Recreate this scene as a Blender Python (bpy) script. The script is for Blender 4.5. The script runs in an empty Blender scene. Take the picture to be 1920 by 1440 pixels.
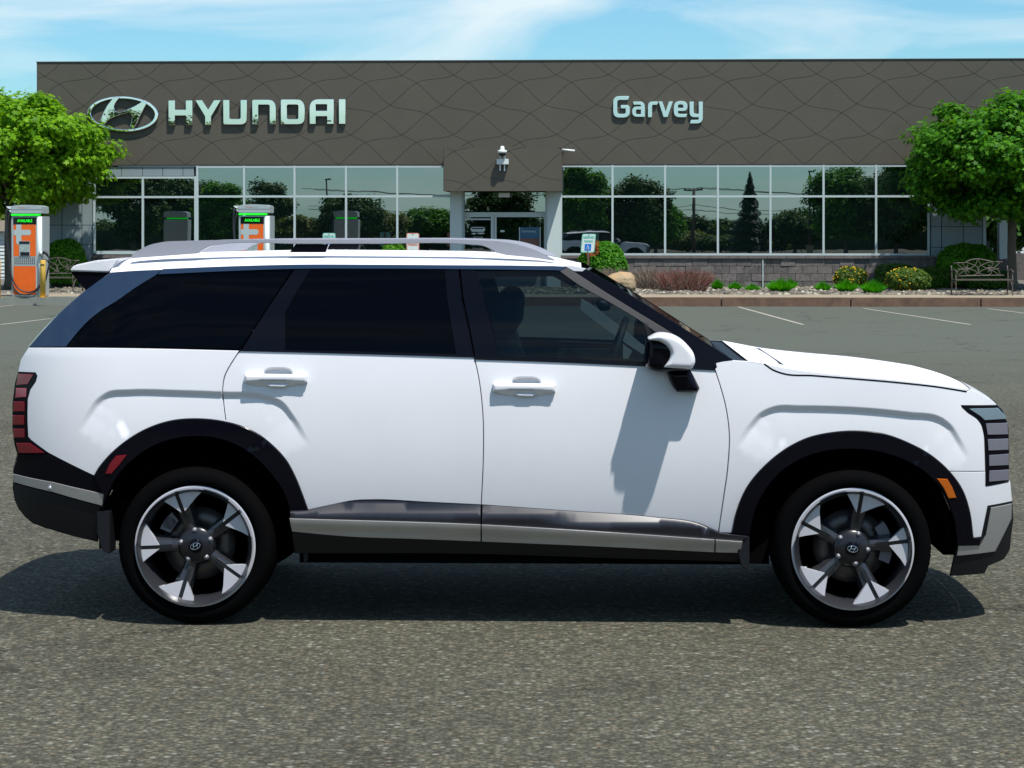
import bpy, bmesh, math, random
import numpy as np
from mathutils import Vector, Matrix, Euler
from mathutils.geometry import delaunay_2d_cdt

R = math.radians
sc = bpy.context.scene
# ------------------------------------------------------------------ camera
FPX, CH, HY = 4180.0, 1.79, 430.0       # focal length in photo pixels, eye height, horizon row
cd = bpy.data.cameras.new('camera'); cam = bpy.data.objects.new('camera', cd)
sc.collection.objects.link(cam); sc.camera = cam
cam.location = (0, 0, CH); cam.rotation_euler = (R(90), 0, 0)
cd.sensor_width = 36; cd.sensor_fit = 'HORIZONTAL'; cd.lens = 36 * FPX / 1920
cd.shift_y = -(720 - HY) / 1920
cd.clip_start = 0.1; cd.clip_end = 3000
# ------------------------------------------------------------------ light
SUN = Vector((0.185, -0.26, 0.67)).normalized()
EXPOSURE = 0.5
sun_d = bpy.data.lights.new('sun', 'SUN'); sun = bpy.data.objects.new('sun', sun_d)
sc.collection.objects.link(sun); sun_d.energy = 4.3; sun_d.angle = R(0.8); sun_d.color = (1, .965, .91)
sun.location = (20, -25, 60); sun.rotation_euler = SUN.to_track_quat('Z', 'Y').to_euler()
w = bpy.data.worlds.new('World'); sc.world = w; w.use_nodes = True
nt = w.node_tree; nt.nodes.clear(); N = nt.nodes; L = nt.links
out = N.new('ShaderNodeOutputWorld'); bg = N.new('ShaderNodeBackground')
sky = N.new('ShaderNodeTexSky'); sky.sky_type = 'NISHITA'; sky.sun_disc = False
sky.sun_elevation = math.asin(SUN.z); sky.sun_rotation = math.atan2(SUN.x, SUN.y)
sky.altitude = 100; sky.air_density = 1.0; sky.dust_density = .4; sky.ozone_density = 1.5
hs = N.new('ShaderNodeMix'); hs.data_type = 'RGBA'; hs.blend_type = 'MULTIPLY'; hs.inputs[0].default_value = 1
hs.inputs[7].default_value = (.80, 1.30, 1.54, 1)
L.new(sky.outputs[0], hs.inputs[6])
tc = N.new('ShaderNodeTexCoord'); sep = N.new('ShaderNodeSeparateXYZ'); L.new(tc.outputs['Generated'], sep.inputs[0])
mp = N.new('ShaderNodeMapping'); mp.inputs['Scale'].default_value = (5.5, 5.5, 26); mp.inputs['Rotation'].default_value = (0, R(14), 0)
mp.inputs['Location'].default_value = (6.25, 1.4, 8.2)
L.new(tc.outputs['Generated'], mp.inputs[0])
cn = N.new('ShaderNodeTexNoise'); cn.inputs['Scale'].default_value = 1.0; cn.inputs['Detail'].default_value = 9
cn.inputs['Roughness'].default_value = .52; cn.inputs['Distortion'].default_value = .7
L.new(mp.outputs[0], cn.inputs['Vector'])
cr = N.new('ShaderNodeValToRGB'); cr.color_ramp.elements[0].position = .45; cr.color_ramp.elements[1].position = .68
cr.color_ramp.elements[0].color = (0, 0, 0, 1); cr.color_ramp.elements[1].color = (.85, .85, .85, 1)
L.new(cn.outputs[0], cr.inputs[0])
cm = N.new('ShaderNodeMix'); cm.data_type = 'RGBA'
cm.inputs[7].default_value = (9.8, 11.0, 11.4, 1)
L.new(cr.outputs[0], cm.inputs[0]); L.new(hs.outputs[2], cm.inputs[6])
L.new(cm.outputs[2], bg.inputs[0]); bg.inputs[1].default_value = 0.062
L.new(bg.outputs[0], out.inputs[0])
sc.view_settings.view_transform = 'Standard'; sc.view_settings.look = 'None'
sc.view_settings.exposure = EXPOSURE; sc.view_settings.gamma = 1; sc.view_settings.use_curve_mapping = False
sc.cycles.max_bounces = 8; sc.cycles.transparent_max_bounces = 12
sc.cycles.caustics_reflective = False; sc.cycles.caustics_refractive = False
sc.cycles.use_denoising = True

# ------------------------------------------------------------------ frames
SITE = Matrix.Rotation(R(-2.6), 4, 'Z')
CAR = Matrix.Translation((0.05, 10.98, 0)) @ Matrix.Rotation(R(-1.7), 4, 'Z')
def ray(px, py): return Vector(((px - 960) / FPX, 1, -(py - HY) / FPX))
def unproj(M, px, py, y):
    Mi = M.inverted(); o = Mi @ Vector((0, 0, CH)); d = Mi.to_3x3() @ ray(px, py)
    t = (y - o.y) / d.y
    return o.x + d.x * t, o.z + d.z * t
def su(px, v): return unproj(SITE, px, HY, v)[0]
def sz(px, py, v): return unproj(SITE, px, py, v)[1]
def sv(py, z=0.2, px=960):      # depth in the site frame of a point at height z seen at row py
    Y = (CH - z) * FPX / (py - HY)
    return (SITE.inverted() @ Vector(((px - 960) / FPX * Y, Y, 0))).y

# ------------------------------------------------------------------ materials
def mat(name, col, rough=.6, metal=0, spec=.5, coat=0, var=0, vscale=8, bump=0, bscale=60, emit=None, estr=0, streak=None, ior=1.5, dist=.01, var2=None):
    m = bpy.data.materials.new(name); m.use_nodes = True
    t = m.node_tree; b = t.nodes['Principled BSDF']
    b.inputs['Base Color'].default_value = (*col, 1); b.inputs['Roughness'].default_value = rough
    b.inputs['Metallic'].default_value = metal; b.inputs['Specular IOR Level'].default_value = spec
    b.inputs['Coat Weight'].default_value = coat; b.inputs['Coat Roughness'].default_value = .03
    b.inputs['IOR'].default_value = ior
    if emit: b.inputs['Emission Color'].default_value = (*emit, 1); b.inputs['Emission Strength'].default_value = estr
    tcn = t.nodes.new('ShaderNodeTexCoord')
    src = tcn.outputs['Object']
    if streak:
        mpn = t.nodes.new('ShaderNodeMapping'); mpn.inputs['Scale'].default_value = streak
        t.links.new(src, mpn.inputs[0]); src = mpn.outputs[0]
    if var:
        n = t.nodes.new('ShaderNodeTexNoise'); n.inputs['Scale'].default_value = vscale; n.inputs['Detail'].default_value = 8
        n.inputs['Roughness'].default_value = .65
        t.links.new(src, n.inputs['Vector'])
        mr = t.nodes.new('ShaderNodeMapRange'); mr.inputs[1].default_value = .3; mr.inputs[2].default_value = .7
        mr.inputs[3].default_value = 0; mr.inputs[4].default_value = 1
        t.links.new(n.outputs[0], mr.inputs[0])
        mx = t.nodes.new('ShaderNodeMix'); mx.data_type = 'RGBA'
        c2 = var2 or tuple(min(1, c * (1 + var)) for c in col)
        mx.inputs[6].default_value = (*[c * (1 - var) for c in col], 1) if not var2 else (*col, 1)
        mx.inputs[7].default_value = (*c2, 1)
        t.links.new(mr.outputs[0], mx.inputs[0]); t.links.new(mx.outputs[2], b.inputs['Base Color'])
    if bump:
        n = t.nodes.new('ShaderNodeTexNoise'); n.inputs['Scale'].default_value = bscale; n.inputs['Detail'].default_value = 5
        t.links.new(src, n.inputs['Vector'])
        bn = t.nodes.new('ShaderNodeBump'); bn.inputs['Strength'].default_value = bump; bn.inputs['Distance'].default_value = dist
        t.links.new(n.outputs[0], bn.inputs['Height']); t.links.new(bn.outputs[0], b.inputs['Normal'])
    return m

def leafmat(name, c1, c2, trans=.45, c3=None, p3=.9):
    m = bpy.data.materials.new(name); m.use_nodes = True; t = m.node_tree; t.nodes.clear()
    o = t.nodes.new('ShaderNodeOutputMaterial')
    g = t.nodes.new('ShaderNodeNewGeometry')
    r = t.nodes.new('ShaderNodeValToRGB'); r.color_ramp.elements[0].color = (*c1, 1); r.color_ramp.elements[1].color = (*c2, 1)
    if c3:
        e = r.color_ramp.elements.new(p3); e.color = (*c2, 1); r.color_ramp.elements[-1].color = (*c3, 1)
        e2 = r.color_ramp.elements.new(min(.995, p3 + .01)); e2.color = (*c3, 1)
    t.links.new(g.outputs['Random Per Island'], r.inputs[0])
    b = t.nodes.new('ShaderNodeBsdfPrincipled'); b.inputs['Roughness'].default_value = .5; b.inputs['Specular IOR Level'].default_value = .14
    tr = t.nodes.new('ShaderNodeBsdfTranslucent')
    gm = t.nodes.new('ShaderNodeMix'); gm.data_type = 'RGBA'; gm.blend_type = 'MULTIPLY'; gm.inputs[0].default_value = 1
    gm.inputs[7].default_value = (1.6, 1.45, .5, 1)
    t.links.new(r.outputs[0], gm.inputs[6]); t.links.new(gm.outputs[2], tr.inputs[0])
    t.links.new(r.outputs[0], b.inputs['Base Color'])
    mx = t.nodes.new('ShaderNodeMixShader'); mx.inputs[0].default_value = trans
    t.links.new(b.outputs[0], mx.inputs[1]); t.links.new(tr.outputs[0], mx.inputs[2]); t.links.new(mx.outputs[0], o.inputs[0])
    return m

M = {}
M['paint'] = mat('white_paint', (.71, .71, .735), .34, coat=.55, spec=.45, var=.02, vscale=3)
M['paint_top'] = mat('uncoated_white_paint', (.71, .71, .735), .55, spec=.12, var=.03, vscale=4)  # same white without clear coat, dulled to curb reflections on hood and roof
M['paint'].node_tree.nodes['Principled BSDF'].inputs['Coat Roughness'].default_value = .12
M['gloss_black'] = mat('gloss_black', (.003, .003, .006), .09, spec=.14)
M['black_sky'] = mat('sky_tinted_black', (.018, .036, .075), .16, spec=.45, coat=.2)  # gloss black with the blue sky reflection put into the base colour
M['trim_black'] = mat('trim_black', (.0055, .006, .008), .5, spec=.3, bump=.15, bscale=500, dist=.001)
M['step_black'] = mat('step_black', (.012, .012, .018), .33, spec=.6, var=.7, vscale=60, streak=(14, 1, 1))  # streaky grey reflection on the step is put into the colour
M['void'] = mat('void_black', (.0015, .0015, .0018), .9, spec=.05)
M['tyre'] = mat('tyre_rubber', (.0022, .0022, .0024), .85, spec=.03, bump=.2, bscale=150)
M['silver'] = mat('satin_silver', (.46, .46, .46), .34, metal=.7, var=.06, vscale=5)
M['machined'] = mat('machined_alloy', (.52, .52, .56), .36, metal=.2, spec=.5)
M['darkalloy'] = mat('dark_alloy', (.03, .031, .036), .24, metal=.2, coat=.5)
M['slot'] = mat('slot_black', (.006, .007, .008), .4)
M['chrome'] = mat('chrome', (.85, .87, .88), .05, metal=1); M['mirror_chrome'] = mat('mirror_chrome', (.93, .95, .95), .0, metal=1)
M['railgrey'] = mat('rail_grey', (.40, .40, .45), .3, metal=.3, coat=.4)
M['tint'] = mat('tinted_glass', (.001, .0013, .0025), .03, spec=.07)
M['red'] = mat('red_lens', (.16, .003, .012), .08, coat=.6)
M['red2'] = mat('pink_lens', (.32, .06, .09), .08, coat=.6)
M['orange_lens'] = mat('orange_lens', (.45, .10, .005), .15, coat=.5)
M['lens'] = mat('headlight_lens', (.20, .20, .25), .12, metal=.3, coat=1)
M['lens2'] = mat('headlight_upper_lens', (.20, .28, .34), .10, metal=.3, coat=1)
M['seat'] = mat('seat_leather', (.012, .014, .02), .5)
M['inner_grey'] = mat('interior_trim', (.42, .50, .50), .6)
M['inner_dark'] = mat('interior_dark', (.02, .025, .03), .6)
M['disc'] = mat('brake_disc', (.10, .09, .085), .4, metal=.7)
M['caliper'] = mat('caliper', (.16, .16, .18), .5, metal=.3)
M['weather'] = mat('weatherstrip', (.05, .047, .047), .55)

def glassmat(name, tint, refl_ior=1.5, refl=1.0):
    m = bpy.data.materials.new(name); m.use_nodes = True; t = m.node_tree; t.nodes.clear()
    o = t.nodes.new('ShaderNodeOutputMaterial'); tr = t.nodes.new('ShaderNodeBsdfTransparent'); tr.inputs[0].default_value = (*tint, 1)
    gl = t.nodes.new('ShaderNodeBsdfGlossy'); gl.inputs['Roughness'].default_value = .01
    fr = t.nodes.new('ShaderNodeFresnel'); fr.inputs[0].default_value = refl_ior
    mth = t.nodes.new('ShaderNodeMath'); mth.operation = 'MULTIPLY'; mth.inputs[1].default_value = refl
    mx = t.nodes.new('ShaderNodeMixShader')
    t.links.new(fr.outputs[0], mth.inputs[0]); t.links.new(mth.outputs[0], mx.inputs[0])
    t.links.new(tr.outputs[0], mx.inputs[1]); t.links.new(gl.outputs[0], mx.inputs[2]); t.links.new(mx.outputs[0], o.inputs[0])
    return m
M['carglass'] = glassmat('car_glass', (.30, .36, .38), 1.45, .7)
def shopglass():        # coated solar glass: part mirror, part dark room behind
    m = bpy.data.materials.new('coated_shop_glass'); m.use_nodes = True; t = m.node_tree; t.nodes.clear()
    o = t.nodes.new('ShaderNodeOutputMaterial'); b = t.nodes.new('ShaderNodeBsdfPrincipled')
    b.inputs['Base Color'].default_value = (.003, .007, .007, 1); b.inputs['Roughness'].default_value = .5; b.inputs['Specular IOR Level'].default_value = 0
    gl = t.nodes.new('ShaderNodeBsdfGlossy'); gl.inputs['Roughness'].default_value = .004; gl.inputs[0].default_value = (.86, .9, .92, 1)
    tcx = t.nodes.new('ShaderNodeTexCoord'); n = t.nodes.new('ShaderNodeTexNoise'); n.inputs['Scale'].default_value = .9
    bn = t.nodes.new('ShaderNodeBump'); bn.inputs['Strength'].default_value = .012; bn.inputs['Distance'].default_value = .05
    t.links.new(tcx.outputs['Object'], n.inputs['Vector']); t.links.new(n.outputs[0], bn.inputs['Height']); t.links.new(bn.outputs[0], gl.inputs['Normal'])
    mx = t.nodes.new('ShaderNodeMixShader'); mx.inputs[0].default_value = .37
    t.links.new(b.outputs[0], mx.inputs[1]); t.links.new(gl.outputs[0], mx.inputs[2]); t.links.new(mx.outputs[0], o.inputs[0])
    return m
M['shopglass'] = shopglass()
M['fascia'] = mat('fascia_metal', (.088, .079, .062), .5, spec=.3, var=.07, vscale=.8)
M['joint'] = mat('joint_dark', (.04, .039, .035), .8)
M['mullion'] = mat('mullion_aluminium', (.42, .50, .50), .5, spec=.4)
M['cladding'] = mat('grey_cladding', (.21, .26, .27), .5, var=.05, vscale=2)
M['white_col'] = mat('white_column', (.50, .57, .55), .5)
M['letter'] = mat('pale_letter', (.42, .62, .60), .4)
M['white_unit'] = mat('white_unit', (.6, .64, .62), .5)
M['dark_unit'] = mat('dark_unit', (.01, .012, .02), .15)
M['block'] = mat('split_block', (.145, .128, .118), .9, var=.35, vscale=9, bump=.6, bscale=40, dist=.02)
M['block2'] = mat('split_block_dark', (.11, .098, .092), .9, var=.35, vscale=9, bump=.6, bscale=40, dist=.02)
M['mortar'] = mat('mortar', (.24, .25, .24), .9)
M['capstone'] = mat('cap_stone', (.135, .115, .108), .8, var=.2, vscale=6)
M['kerbtop'] = mat('kerb_top', (.26, .215, .15), .85, var=.12, vscale=3, bump=.3, bscale=80)
M['kerbface'] = mat('kerb_face', (.145, .085, .056), .9, var=.35, vscale=4, bump=.5, bscale=90, dist=.02)
M['kerbgrey'] = mat('kerb_grey', (.20, .215, .19), .9, var=.12, vscale=4)
M['paintline'] = mat('line_paint', (.33, .31, .25), .8, var=.35, vscale=18)
M['gravelbed'] = mat('gravel_bed', (.13, .12, .10), .95, var=.5, vscale=25, bump=.8, bscale=30, dist=.03)
M['bark'] = mat('bark', (.10, .082, .06), .95, var=.35, vscale=9, bump=.9, bscale=25, dist=.03, streak=(1, 1, .25))
M['iron'] = mat('bench_iron', (.085, .07, .058), .55, spec=.4, var=.3, vscale=20)
M['boulder'] = mat('boulder_stone', (.40, .25, .12), .85, var=.3, vscale=1.7, bump=.7, bscale=5, dist=.05, var2=(.26, .22, .15))
M['post'] = mat('brown_post', (.10, .055, .035), .7)
M['orange'] = mat('orange_panel', (.72, .12, .008), .35, var=.08, vscale=6)
M['chsilver'] = mat('charger_silver', (.45, .50, .50), .35, metal=.35)
M['chwhite'] = mat('charger_white', (.62, .68, .66), .4)
M['logo_grey'] = mat('logo_grey', (.38, .46, .46), .5)
M['screen'] = mat('black_screen', (.004, .006, .006), .08)
M['green'] = mat('green_light', (.02, .6, .02), .4, emit=(.0, 1, .02), estr=.55)
M['payscreen'] = mat('pay_screen', (.30, .38, .36), .2, var=.4, vscale=30)
M['rubber'] = mat('cable_rubber', (.018, .02, .024), .5)
M['yellow'] = mat('bollard_yellow', (.68, .42, .07), .5, var=.06, vscale=8)
M['steel'] = mat('base_steel', (.05, .05, .05), .5, metal=.5)
M['signwhite'] = mat('sign_white', (.58, .66, .62), .5)
M['signgreen'] = mat('sign_green', (.03, .42, .33), .5)
M['signblue'] = mat('sign_blue', (.0, .14, .55), .5)
M['signred'] = mat('sign_red', (.55, .10, .06), .5)
M['siding'] = mat('white_siding', (.55, .6, .58), .6)
M['shingle'] = mat('roof_shingle', (.16, .13, .09), .9, var=.3, vscale=20)
M['poster'] = mat('poster_blue', (.01, .07, .15), .3, var=1, vscale=3, var2=(.015, .11, .20))
M['posterland'] = mat('poster_land', (.13, .05, .035), .4, var=.5, vscale=9)
M['decal'] = mat('decal_white', (.5, .55, .52), .5)
M['maple'] = leafmat('maple_leaf', (.075, .20, .008), (.21, .42, .015), .45)
M['maple_dark'] = leafmat('maple_leaf_dark', (.022, .11, .008), (.10, .28, .014), .42)
M['box'] = leafmat('boxwood_leaf', (.035, .14, .008), (.11, .30, .014), .4)
M['boxred'] = leafmat('turning_shrub_leaf', (.03, .15, .006), (.08, .26, .01), .4)
M['rust'] = leafmat('rust_leaf', (.20, .05, .02), (.28, .09, .03), .3)
M['yew'] = leafmat('yew_leaf', (.02, .075, .008), (.055, .15, .012), .25, (.20, .15, .03), .88)
M['flowershrub'] = leafmat('flower_shrub_leaf', (.05, .10, .015), (.11, .18, .03), .3)
M['petal'] = leafmat('yellow_petal', (.65, .38, .01), (.8, .5, .02), .3)
M['grass'] = leafmat('ornamental_grass', (.03, .20, .004), (.08, .38, .01), .4)
M['twig'] = leafmat('bare_twig', (.13, .105, .08), (.24, .195, .15), .05, (.17, .035, .03), .96)
M['barberry'] = leafmat('barberry_twig', (.13, .085, .07), (.24, .17, .13), .1, (.15, .03, .03), .72)
M['far'] = leafmat('far_tree_leaf', (.020, .055, .012), (.055, .12, .02), .3)
M['far2'] = leafmat('far_tree_leaf_yellow', (.07, .11, .015), (.13, .16, .03), .3)
M['spruce'] = leafmat('spruce_needle', (.015, .04, .02), (.03, .06, .03), .1)
M['wood'] = mat('pole_wood', (.12, .09, .07), .9)
M['carwhite'] = mat('far_car_paint', (.7, .72, .74), .3, coat=.5)

def asphalt():
    m = bpy.data.materials.new('asphalt'); m.use_nodes = True; t = m.node_tree; b = t.nodes['Principled BSDF']
    b.inputs['Roughness'].default_value = .9; b.inputs['Specular IOR Level'].default_value = .15
    tcx = t.nodes.new('ShaderNodeTexCoord'); O = tcx.outputs['Object']
    def nz(s, d=4, r=.6):
        n = t.nodes.new('ShaderNodeTexNoise'); n.inputs['Scale'].default_value = s; n.inputs['Detail'].default_value = d; n.inputs['Roughness'].default_value = r
        t.links.new(O, n.inputs['Vector']); return n.outputs[0]
    v1 = t.nodes.new('ShaderNodeTexVoronoi'); v1.inputs['Scale'].default_value = 46; t.links.new(O, v1.inputs['Vector'])
    v2 = t.nodes.new('ShaderNodeTexVoronoi'); v2.inputs['Scale'].default_value = 110; t.links.new(O, v2.inputs['Vector'])
    r = t.nodes.new('ShaderNodeValToRGB')
    els = [(0, (.040, .039, .031)), (.35, (.062, .062, .049)), (.62, (.088, .086, .070)), (.84, (.135, .128, .102)), (.93, (.15, .115, .078)), (.97, (.22, .22, .20))]
    r.color_ramp.elements[0].color = (*els[0][1], 1); r.color_ramp.elements[1].position = 1; r.color_ramp.elements[1].color = (.27, .27, .25, 1)
    for p, c in els[1:]:
        e = r.color_ramp.elements.new(p); e.color = (*c, 1)
    sp = t.nodes.new('ShaderNodeSeparateColor'); t.links.new(v1.outputs['Color'], sp.inputs[0]); t.links.new(sp.outputs[0], r.inputs[0])
    r2 = t.nodes.new('ShaderNodeValToRGB'); r2.color_ramp.elements[0].color = (.035, .035, .029, 1); r2.color_ramp.elements[1].color = (.115, .11, .088, 1)
    sp2 = t.nodes.new('ShaderNodeSeparateColor'); t.links.new(v2.outputs['Color'], sp2.inputs[0]); t.links.new(sp2.outputs[1], r2.inputs[0])
    mx = t.nodes.new('ShaderNodeMix'); mx.data_type = 'RGBA'; mx.inputs[0].default_value = .5
    t.links.new(r.outputs[0], mx.inputs[6]); t.links.new(r2.outputs[0], mx.inputs[7])
    # dark binder between the stones
    e1 = t.nodes.new('ShaderNodeMapRange'); e1.inputs[1].default_value = .30; e1.inputs[2].default_value = .62; e1.inputs[3].default_value = 1.08; e1.inputs[4].default_value = .62
    t.links.new(v1.outputs['Distance'], e1.inputs[0])
    big = t.nodes.new('ShaderNodeMapRange'); big.inputs[1].default_value = .3; big.inputs[2].default_value = .7; big.inputs[3].default_value = .84; big.inputs[4].default_value = 1.16
    t.links.new(nz(.35, 6), big.inputs[0])
    ml = t.nodes.new('ShaderNodeMath'); ml.operation = 'MULTIPLY'; t.links.new(e1.outputs[0], ml.inputs[0]); t.links.new(big.outputs[0], ml.inputs[1])
    mu = t.nodes.new('ShaderNodeVectorMath'); mu.operation = 'SCALE'; t.links.new(mx.outputs[2], mu.inputs[0]); t.links.new(ml.outputs[0], mu.inputs['Scale'])
    # the lot turns a cooler, smoother grey towards the kerb (older surface)
    spx = t.nodes.new('ShaderNodeSeparateXYZ'); t.links.new(O, spx.inputs[0])
    fr = t.nodes.new('ShaderNodeMapRange'); fr.inputs[1].default_value = 20; fr.inputs[2].default_value = 34; t.links.new(spx.outputs[1], fr.inputs[0])
    n3 = t.nodes.new('ShaderNodeTexNoise'); n3.inputs['Scale'].default_value = 14; n3.inputs['Detail'].default_value = 9; n3.inputs['Roughness'].default_value = .8; t.links.new(O, n3.inputs['Vector'])
    r3 = t.nodes.new('ShaderNodeValToRGB'); r3.color_ramp.elements[0].position = .3; r3.color_ramp.elements[1].position = .7
    r3.color_ramp.elements[0].color = (.055, .062, .056, 1); r3.color_ramp.elements[1].color = (.092, .100, .090, 1); t.links.new(n3.outputs[0], r3.inputs[0])
    mf = t.nodes.new('ShaderNodeMix'); mf.data_type = 'RGBA'; t.links.new(fr.outputs[0], mf.inputs[0]); t.links.new(mu.outputs[0], mf.inputs[6]); t.links.new(r3.outputs[0], mf.inputs[7])
    ve = t.nodes.new('ShaderNodeTexVoronoi'); ve.feature = 'DISTANCE_TO_EDGE'; ve.inputs['Scale'].default_value = .16
    wn = t.nodes.new('ShaderNodeTexNoise'); wn.inputs['Scale'].default_value = 1.6; wn.inputs['Detail'].default_value = 7; t.links.new(O, wn.inputs['Vector'])
    wa = t.nodes.new('ShaderNodeMix'); wa.data_type = 'RGBA'; wa.blend_type = 'ADD'; wa.inputs[0].default_value = .9; t.links.new(O, wa.inputs[6]); t.links.new(wn.outputs['Color'], wa.inputs[7]); wa.clamp_result = False
    t.links.new(wa.outputs[2], ve.inputs['Vector'])
    ck = t.nodes.new('ShaderNodeMapRange'); ck.inputs[1].default_value = .0012; ck.inputs[2].default_value = .004; ck.inputs[3].default_value = .58; ck.inputs[4].default_value = 1; t.links.new(ve.outputs['Distance'], ck.inputs[0])
    st = t.nodes.new('ShaderNodeMapRange'); st.inputs[1].default_value = .60; st.inputs[2].default_value = .74; st.inputs[3].default_value = 1.0; st.inputs[4].default_value = .74; t.links.new(nz(.9, 3, .5), st.inputs[0])
    cs = t.nodes.new('ShaderNodeMath'); cs.operation = 'MULTIPLY'; t.links.new(ck.outputs[0], cs.inputs[0]); t.links.new(st.outputs[0], cs.inputs[1])
    tone = t.nodes.new('ShaderNodeMix'); tone.data_type = 'RGBA'; tone.blend_type = 'MULTIPLY'; tone.inputs[0].default_value = 1; tone.inputs[7].default_value = (1.16, 1.15, 1.05, 1)
    t.links.new(mf.outputs[2], tone.inputs[6])
    fin = t.nodes.new('ShaderNodeVectorMath'); fin.operation = 'SCALE'; t.links.new(tone.outputs[2], fin.inputs[0]); t.links.new(cs.outputs[0], fin.inputs['Scale'])
    t.links.new(fin.outputs[0], b.inputs['Base Color'])
    bm_ = t.nodes.new('ShaderNodeBump'); bm_.inputs['Strength'].default_value = .75; bm_.inputs['Distance'].default_value = .006; bm_.invert = True
    t.links.new(v1.outputs['Distance'], bm_.inputs['Height'])
    b2 = t.nodes.new('ShaderNodeBump'); b2.inputs['Strength'].default_value = .5; b2.inputs['Distance'].default_value = .004
    t.links.new(v2.outputs['Distance'], b2.inputs['Height']); t.links.new(bm_.outputs[0], b2.inputs['Normal']); t.links.new(b2.outputs[0], b.inputs['Normal'])
    return m
M['asphalt'] = asphalt()

# ------------------------------------------------------------------ mesh builder
COL = sc.collection
def link(name, me, m=None, parent=None, mw=None):
    o = bpy.data.objects.new(name, me); COL.objects.link(o)
    if m is not None and me is not None and len(me.materials) == 0: me.materials.append(m)
    if parent is not None: o.parent = parent
    if mw is not None: o.matrix_basis = mw
    return o
def tag(o, label=None, cat=None, group=None, kind=None):
    if label: o['label'] = label
    if cat: o['category'] = cat
    if group: o['group'] = group
    if kind: o['kind'] = kind
    return o
def thing(name, label, cat, u, v, z=0, rot=0, group=None):
    o = bpy.data.objects.new(name, None); COL.objects.link(o); o.empty_display_size = .2
    o.matrix_basis = SITE @ Matrix.Translation((u, v, z)) @ Matrix.Rotation(rot, 4, 'Z')
    return tag(o, label, cat, group)
class MB:
    def __init__(s): s.v = []; s.f = []; s.sm = []
    def add(s, vs, fs, smooth=False):
        n = len(s.v); s.v += [tuple(p) for p in vs]; s.f += [tuple(i + n for i in f) for f in fs]; s.sm += [smooth] * len(fs); return s
    def box(s, x0, x1, y0, y1, z0, z1):
        vs = [(x0, y0, z0), (x1, y0, z0), (x1, y1, z0), (x0, y1, z0), (x0, y0, z1), (x1, y0, z1), (x1, y1, z1), (x0, y1, z1)]
        return s.add(vs, [(0, 3, 2, 1), (4, 5, 6, 7), (0, 1, 5, 4), (1, 2, 6, 5), (2, 3, 7, 6), (3, 0, 4, 7)])
    def lathe(s, prof, c=(0, 0, 0), axis='z', n=32, close=False, smooth=True):
        vs = []; k = len(prof)
        for i in range(n):
            a = 2 * math.pi * i / n; ca, sa = math.cos(a), math.sin(a)
            for r, h in prof:
                if axis == 'z': vs.append((c[0] + r * ca, c[1] + r * sa, c[2] + h))
                elif axis == 'y': vs.append((c[0] + r * ca, c[1] + h, c[2] + r * sa))
                else: vs.append((c[0] + h, c[1] + r * ca, c[2] + r * sa))
        fs = []
        for i in range(n):
            j = (i + 1) % n
            for q in range(k - 1 if not close else k):
                q2 = (q + 1) % k
                fs.append((i * k + q, j * k + q, j * k + q2, i * k + q2))
        if not close:
            if prof[0][0] > 1e-6: fs.append(tuple(i * k for i in range(n))[::-1])
            if prof[-1][0] > 1e-6: fs.append(tuple(i * k + k - 1 for i in range(n)))
        return s.add(vs, fs, smooth)
    def tube(s, path, r, n=8, smooth=True, cap=True):
        P = [Vector(p) for p in path]; k = len(P)
        rs = r if isinstance(r, (list, tuple)) else [r] * k
        vs = []; up = Vector((0, 0, 1)); prev = None
        for i in range(k):
            t = (P[min(i + 1, k - 1)] - P[max(i - 1, 0)]).normalized()
            if prev is None:
                a = t.cross(up) if abs(t.dot(up)) < .95 else t.cross(Vector((1, 0, 0)))
            else: a = prev - t * prev.dot(t)
            a.normalize(); b = t.cross(a); prev = a
            for j in range(n):
                th = 2 * math.pi * j / n
                vs.append(P[i] + (a * math.cos(th) + b * math.sin(th)) * rs[i])
        fs = [(i * n + j, i * n + (j + 1) % n, (i + 1) * n + (j + 1) % n, (i + 1) * n + j) for i in range(k - 1) for j in range(n)]
        if cap: fs += [tuple(range(n))[::-1], tuple((k - 1) * n + j for j in range(n))]
        return s.add(vs, fs, smooth)
    def prism(s, poly, y0, y1, smooth=False):       # poly in (x,z), front at y0 (towards camera), back at y1
        n = len(poly)
        a = sum(poly[i][0] * poly[(i + 1) % n][1] - poly[(i + 1) % n][0] * poly[i][1] for i in range(n))
        if a < 0: poly = poly[::-1]
        vs = [(x, y0, z) for x, z in poly] + [(x, y1, z) for x, z in poly]
        fs = [tuple(range(n)), tuple(range(2 * n - 1, n - 1, -1))] + [(i, i + n, (i + 1) % n + n, (i + 1) % n) for i in range(n)]
        return s.add(vs, fs, smooth)
    def mesh(s, name):
        me = bpy.data.meshes.new(name); me.from_pydata(s.v, [], s.f); me.polygons.foreach_set('use_smooth', s.sm); me.update(); return me
    def build(s, name, m, parent=None, mw=None, bevel=0):
        me = s.mesh(name)
        if bevel:
            b = bmesh.new(); b.from_mesh(me); bmesh.ops.bevel(b, geom=b.edges[:] , offset=bevel, segments=2, affect='EDGES', clamp_overlap=True); b.to_mesh(me); b.free()
        return link(name, me, m, parent, mw)
def box(name, m, parent, *a, bevel=0): return MB().box(*a).build(name, m, parent, bevel=bevel)

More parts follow.
